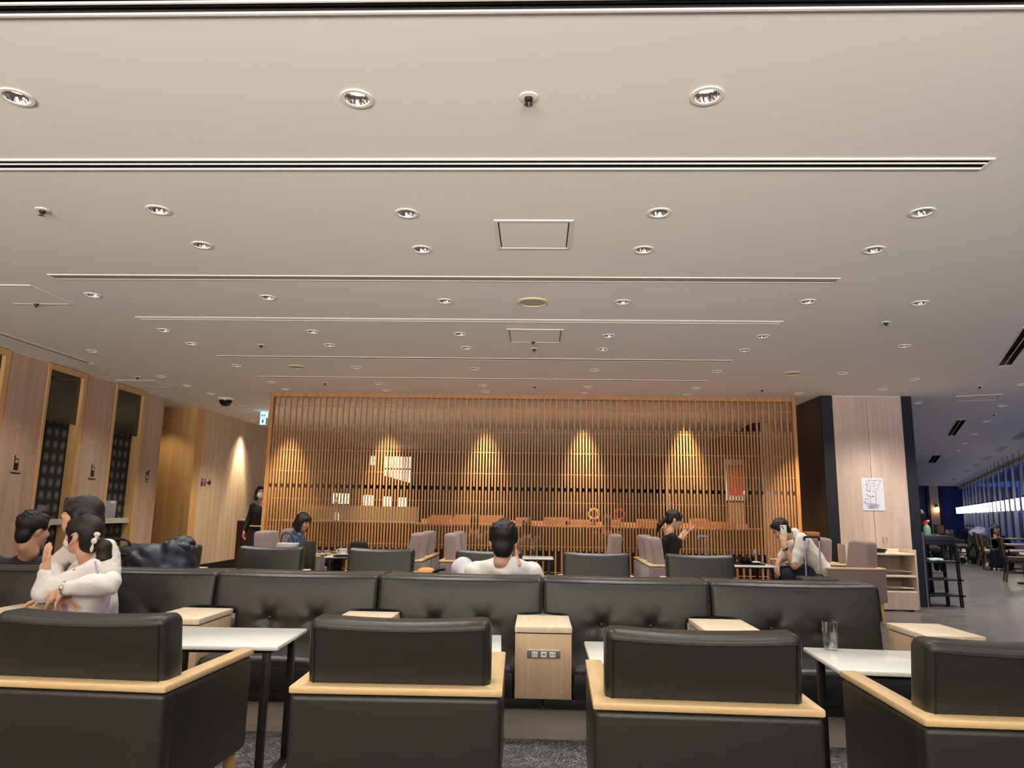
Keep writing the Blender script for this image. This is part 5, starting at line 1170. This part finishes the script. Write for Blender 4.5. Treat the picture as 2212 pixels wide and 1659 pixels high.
for px,py,lab in ((2232,1262,'dark dining table at the right picture edge'),(2030,1208,'dark dining table with small boxes down the hall'),(2040,1190,'dark dining table far down the hall')): dup(dt, FP(px,py), WA, lab)
TB = V(FP(2030,1208))
t = thing('condiment_box', 'tan condiment box on a table down the hall', 'box', (TB.x+.05,TB.y,.73)); part(t, 'box_body', MB().box(-.1,.1,-.1,.1,0,.24), 'counter_wood', bev=.01); part(t, 'box_lid', MB().box(-.11,.11,-.11,.11,.24,.26), 'brown_case', bev=.004)
for x,m_,lab in ((TB.x+.22,'white_china','small white jar right of the tan condiment box'),(TB.x+.34,'wreath_cream','small cream jar right of the white jar')): solo('jar', MB().lathe([(.0005,0),(.05,0),(.055,.08),(.035,.11),(.036,.14),(.0005,.14)], (0,0,0), 14), m_, lab, 'jar', 'jars down the hall', loc=(x,TB.y-.1,.73))
# stroller
t = thing('baby_stroller', 'folded stroller heaped with blue and white cloth in the hall', 'stroller', FP(2119,1219), .4)
part(t, 'frame', MB().tube([(-.2,-.15,.06),(-.22,0,.6),(-.2,.25,1.0)], .014).tube([(.2,-.15,.06),(.22,0,.6),(.2,.25,1.0)], .014).tube([(-.2,.25,1.0),(.2,.25,1.0)], .014).tube([(-.2,.35,.06),(-.22,0,.55)], .014).tube([(.2,.35,.06),(.22,0,.55)], .014), 'black')
for x in (-.2,.2):
    for y in (-.15,.35): part(t, 'wheel', MB().cyl((x-.018,y,.08),(x+.018,y,.08),.08,.08,18), 'black')
part(t, 'seat_sling', MB().rbox((0,.0,.42),(.2,.2,.26), .06, (3,3,3)), 'camo', smooth=2)
v_ = nv(FP(2119,1219)); blob(t, 'cloth_bundle', [Ee(v_+nv((0,.02,.80)),(.25,.2,.14),None,.03), Ee(v_+nv((.08,0,.9)),(.16,.14,.09),None,.03)], 'stroller_blue', .014, .012, 24)
part(t, 'basket', MB().rbox((0,.05,.2),(.18,.2,.08), .03, (2,2,1)), 'black_cloth')
hq = PX(2152,1141,17.9); suitcase('suitcase with raised white pull handle before the seated woman', (hq[0],17.9), .5, 'black', 'aluminium', hq[2], .22)
# woman in the hall
hw = person('woman in black with long black hair seated by the windows', (12.05,19.0,.42))
H = Head(PX(2150,1143,18.9), 172, -8, 0, 1.05); o = H.c; nk = o+nv((0,.02,-.16)); ch = o+nv((0,.03,-.33)); pl = nv((o[0],18.98,.52)); sl = nk+nv((.19,0,-.06)); sr = nk+nv((-.19,0,-.06)); el = sl+nv((.06,-.08,-.24)); er = sr+nv((-.06,-.08,-.24)); wa = nk+nv((-.02,-.28,-.24)); wb_ = nk+nv((.06,-.28,-.26))
sk = H.skin()+[Cc(H.p((0,-.02,-.06)),nk,.042,.048), Cc(nk,ch,.06,.07), Cc(ch,pl,.08,.08)]+limb(sl,el,wb_,(.036,.032,.024))+limb(sr,er,wa,(.036,.032,.024))+hand(wa,(.9,-.2,0),(0,0,-1),1,.4)+hand(wb_,(-.9,-.2,0),(0,0,-1),-1,.4)
for q in (-.12,.12): sk += [Cc(pl,(pl[0]+q,18.55,.48),.07,.05), Cc((pl[0]+q,18.55,.48),(pl[0]+q,18.6,.06),.05,.035)]
blob(hw, 'body', sk, 'skin_b', .011); H.face(hw)
blob(hw, 'black_coat', torso(pl,ch,nk,sl,sr)+[Cc(sl,el,.06,.055), Cc(el,wb_,.055,.04), Cc(sr,er,.06,.055), Cc(er,wa,.055,.04)]+[Cc(pl,(pl[0]+q,18.58,.48),.1,.08) for q in (-.12,.12)], 'black_cloth', .013)
blob(hw, 'trousers', [Cc(pl,(pl[0]+q,18.55,.48),.095,.08) for q in (-.12,.12)]+[Cc((pl[0]+q,18.55,.48),(pl[0]+q,18.6,.08),.078,.06) for q in (-.12,.12)], 'black_cloth', .014)
blob(hw, 'hair', hair_cap(H)+[H.cc((q*.085,-.02,.02),(q*.09,0,-.22),.045,.04,.02) for q in (-1,1)]+[H.cc((0,-.09,0),(0,-.09,-.2),.07,.07,.03)], 'hair_black', .011)
hp = person('dark haired person in black half hidden behind the pillar edge', (9.12,16.9,.42))
H = Head(PX(1987,1113,16.8), -10, -5, 0, 1.1); o = H.c; nk = o+nv((-.03,.02,-.16)); ch = o+nv((-.05,.03,-.33)); pl = nv((o[0]-.05,16.85,.52)); sl = nk+nv((0,.19,-.06)); sr = nk+nv((0,-.19,-.06)); er = sr+nv((.08,0,-.24)); wa = er+nv((.2,.05,.02)); el = sl+nv((.08,0,-.24)); wb_ = el+nv((.2,-.05,.02))
sk = H.skin()+[Cc(H.p((0,-.02,-.06)),nk,.042,.048), Cc(nk,ch,.06,.07), Cc(ch,pl,.08,.08)]+limb(sl,el,wb_,(.036,.032,.024))+limb(sr,er,wa,(.036,.032,.024))+hand(wa,(1,0,0),(0,0,-1),-1,.4)+hand(wb_,(1,0,0),(0,0,-1),1,.4)
for q in (-.12,.12): sk += [Cc(pl,(pl[0]+.42,pl[1]+q,.48),.07,.05), Cc((pl[0]+.42,pl[1]+q,.48),(pl[0]+.42,pl[1]+q,.06),.05,.035)]
blob(hp, 'body', sk, 'skin_b', .012); H.face(hp)
blob(hp, 'black_coat', torso(pl,ch,nk,sl,sr)+[Cc(sr,er,.06,.055), Cc(er,wa,.055,.04), Cc(sl,el,.06,.055), Cc(el,wb_,.055,.04)]+[Cc(pl,(pl[0]+.4,pl[1]+q,.48),.1,.08) for q in (-.12,.12)], 'black_cloth', .014)
blob(hp, 'trousers', [Cc(pl,(pl[0]+.42,pl[1]+q,.48),.09,.075) for q in (-.12,.12)]+[Cc((pl[0]+.42,pl[1]+q,.48),(pl[0]+.42,pl[1]+q,.08),.07,.055) for q in (-.12,.12)], 'black_cloth', .014)
blob(hp, 'hair', hair_cap(H)+[H.cc((0,-.08,0),(0,-.08,-.14),.07,.06,.03)], 'hair_black', .012)
dup(d0, (pl[0],16.95,0), e90, 'brown dining chair hidden behind the pillar edge')

# ------------------------------------------------------------------ room behind the screen
t = thing('buffet_counter', 'long dark red counter with light wood top behind the screen', 'counter', (.8,12.7,0))
part(t, 'front', MB().box(-2.05,3.7,12.5,12.52,0,.93), 'mahogany', smooth=0, w=True); part(t, 'carcass', MB().box(-2.03,3.68,12.52,13.05,.0,.93), 'dark_wood', smooth=0, w=True)
part(t, 'counter_top', MB().box(-2.08,3.75,12.42,13.1,.93,.96), 'counter_wood', bev=.004, w=True)
part(t, 'back_sill', MB().box(-2.05,3.7,13.0,13.06,.96,1.03), 'counter_wood', smooth=0, w=True)
for i in range(11): part(t, 'front_batten', MB().box(-2.0+i*.56,-1.98+i*.56,12.492,12.5,0,.93), 'dark_wood', smooth=0, w=True)
t = thing('service_counter', 'dark counter with tan upstand behind the screen at left', 'counter', (-3.6,12.8,0))
part(t, 'front', MB().box(-5.2,-2.2,12.55,12.57,0,.95), 'mahogany', smooth=0, w=True); part(t, 'carcass', MB().box(-5.18,-2.2,12.57,13.1,0,.95), 'dark_wood', smooth=0, w=True); part(t, 'counter_top', MB().box(-5.2,-2.15,12.5,13.15,.95,.975), 'plinth', smooth=0, w=True)
part(t, 'upstand', MB().box(-4.3,-2.15,13.1,13.14,.975,1.24), 'grey_wall', smooth=0, w=True)
bt = None; rs = random.Random(5)
for i,x in enumerate((-1.7,-1.25,-.8,-.25,.35,.7,1.3,1.9,2.35,2.8,3.2)):
    w = rs.uniform(.12,.22); h = rs.uniform(.07,.13)
    t = thing('serving_crate', '%s light wood serving crate from the left on the buffet counter' % ORD[i], 'crate', (x,12.72,.96), 0, 'crates on the buffet counter')
    part(t, 'crate_front', MB().box(-w,w,-.12,-.10,0,h), 'counter_wood', smooth=0); part(t, 'crate_side', MB().box(-w,-w+.015,-.1,.1,0,h), 'counter_wood', smooth=0); part(t, 'crate_side', MB().box(w-.015,w,-.1,.1,0,h), 'counter_wood', smooth=0); part(t, 'crate_back', MB().box(-w,w,.1,.12,0,h+.03), 'counter_wood', smooth=0)
for px,py,m_,lab in ((1283,1125,'wreath_cream','round cream wreath ornament on the buffet counter'),(1338,1112,'wreath_red','round red wreath ornament on the buffet counter')):
    p = PX(px,py,12.95); t = thing('wreath', lab, 'ornament', (p[0],12.95,.96)); rr = .085
    part(t, 'ring', MB().tube([(rr*math.cos(a),0,.12+rr+rr*math.sin(a)) for a in [2*PI*i/24 for i in range(25)]], .022, 8), m_); part(t, 'bow', MB().ell((0,-.02,.12),(.03,.015,.02),8,6), 'red_plastic'); part(t, 'stand', MB().box(-.04,.04,-.03,.03,0,.008).box(-.01,.01,-.01,.01,.008,.12), 'black', smooth=0)
# lanterns
for i,(px,py) in enumerate(((737,1077),(796,1081),(836,1084),(870,1086))):
    p = PX(px,py,14.6); hw2 = .14 if i == 0 else .085
    t = thing('lantern_lamp', '%s glowing box lantern from the left behind the screen' % ORD[i], 'pendant lamp', (p[0],14.6,p[2]-.1), 0, 'box lanterns behind the screen')
    part(t, 'shade', MB().box(-hw2,hw2,-.09,.09,0,.2), 'lantern', bev=.004); part(t, 'cap', MB().box(-.04,.04,-.04,.04,.2,.22), 'black', smooth=0); part(t, 'cable', MB().cyl((0,0,.22),(0,0,CEIL-p[2]+.1),.005,.005,6), 'black')
t = thing('backlit_blind', 'bright backlit white blind behind the left of screen', 'blind', (-3.9,20.3,1.8))
a = PX(832,986,20.3); b = PX(889,988,20.3); c = PX(889,1043,20.3); e_ = PX(832,1027,20.3)
for i in range(7):
    u0, u1 = i/7, (i+.8)/7; xa = a[0]+(b[0]-a[0])*u0; xb = a[0]+(b[0]-a[0])*u1; za = e_[2]+(c[2]-e_[2])*u0; zb = e_[2]+(c[2]-e_[2])*u1
    part(t, 'blind_slat', MB().prism([(xa,za),(xb,zb),(xb,a[2]),(xa,a[2])], 'Y', 20.3, 20.32), 'blind_glow', smooth=0, w=True)
part(t, 'cross_rail', MB().box(a[0],b[0],20.28,20.295,2.28,2.33), 'grey_plate', smooth=0, w=True)
struct('wall_stair', MB().box(a[0]-.6,b[0]+.15,20.34,20.45,0,2.6), 'black', smooth=0)
t = thing('direction_sign', 'small glowing blue white sign in the room behind screen', 'sign', tuple(PX(805,995,16.5)))
p = PX(805,995,16.5); part(t, 'face', MB().box(p[0]-.07,p[0]+.07,16.48,16.5,p[2]-.1,p[2]+.1), 'exit_cyan', smooth=0, w=True); part(t, 'hanger', MB().box(p[0]-.01,p[0]+.01,16.49,16.5,p[2]+.1,CEIL), 'black', smooth=0, w=True); part(t, 'symbol', MB().box(p[0]-.01,p[0]+.05,16.475,16.48,p[2]-.01,p[2]+.01), 'ink', smooth=0, w=True)
# poster column
t = thing('poster_stand', 'tall white stand with red poster behind the screen right', 'poster', (3.8,14.0,0))
part(t, 'board', MB().box(3.60,3.96,14.0,14.04,1.46,2.24), 'white_plastic', smooth=0, w=True); part(t, 'red_print', MB().box(3.64,3.92,13.992,14.0,1.56,2.14), 'red_poster', smooth=0, w=True); part(t, 'lit_base', MB().box(3.62,3.94,14.0,14.1,0,1.42), 'counter_wood', smooth=0, w=True)
spot('poster_beam', (3.75,13.3,CEIL-.02), 60, 45, .8, (1,.9,.75), (0,.35,-1))
# dried twigs in vases on the left counter
for i,x in enumerate((-4.9,-4.2,-3.55)):
    t = thing('twig_vase', ['vase of dried twigs at far left behind screen','vase of dried twigs behind the denim woman','vase of dried twigs left of the box lanterns'][i], 'vase', (x,12.85,.975))
    part(t, 'vase', MB().lathe([(.0005,0),(.04,0),(.06,.07),(.03,.13),(.035,.15)], (0,0,0), 16), 'white_china'); mb = MB()
    for k in range(9):
        an = rs.uniform(0,2*PI); tl = rs.uniform(.1,.3); hh = rs.uniform(.3,.55); mb.tube([(0,0,.1),(math.cos(an)*tl*.4,math.sin(an)*tl*.4,.1+hh*.6),(math.cos(an)*tl,math.sin(an)*tl,.1+hh)], .004, 5)
    part(t, 'twigs', mb, 'leaf')
# people behind the screen
def back_person(label, x, y, mat, zt, lean, hm='hair_black'):
    t = person(label, (x,y,0)); H = Head((x,y+lean,zt-.11), 5, -20, 0, 1.0); nk = nv((x,y+lean*.8,zt-.25)); ch = nv((x,y+lean*.5,zt-.42)); pl = nv((x,y,zt-.68)); sl = nk+nv((-.18,0,-.06)); sr = nk+nv((.18,0,-.06)); el = sl+nv((-.05,.12,-.2)); er = sr+nv((.05,.12,-.2)); wl_ = el+nv((.1,.2,.02)); wr = er+nv((-.1,.2,.02))
    sk = H.skin()+[Cc(H.p((0,-.02,-.06)),nk,.042,.048), Cc(nk,ch,.06,.07), Cc(ch,pl,.08,.08)]+limb(sl,el,wl_,(.036,.032,.024))+limb(sr,er,wr,(.036,.032,.024))+hand(wl_,(.3,.9,0),(0,0,-1),1,.4)+hand(wr,(-.3,.9,0),(0,0,-1),-1,.4)
    lg = []
    for q in (-.1,.1): sk += [Cc(pl+nv((q*.8,0,0)),(x+q,y,.08),.07,.035), Cc((x+q,y,.05),(x+q,y+.14,.04),.035,.03)]; lg += [Cc(pl+nv((q*.8,0,0)),(x+q,y,.1),.095,.055)]
    blob(t, 'body', sk, 'skin_b', .011); H.face(t)
    blob(t, 'top', torso(pl,ch,nk,sl,sr)+[Cc(sl,el,.058,.05), Cc(el,wl_,.05,.04), Cc(sr,er,.058,.05), Cc(er,wr,.05,.04)], mat, .012)
    blob(t, 'trousers', lg, 'black_cloth', .013); blob(t, 'hair', hair_cap(H)+[H.cc((0,-.07,0),(0,-.07,-.1),.07,.06,.03)], hm, .011)
back_person('person in green camouflage bending over the counter behind screen', -.16, 11.75, 'camo', 1.06, .22)
back_person('person in black and white print standing behind the screen', 1.13, 11.8, 'print_cloth', 1.15, .1)
back_person('person in striped grey top behind the mauve armchairs', -1.02, 11.8, 'print_cloth', 1.12, .15, 'hair_brown')
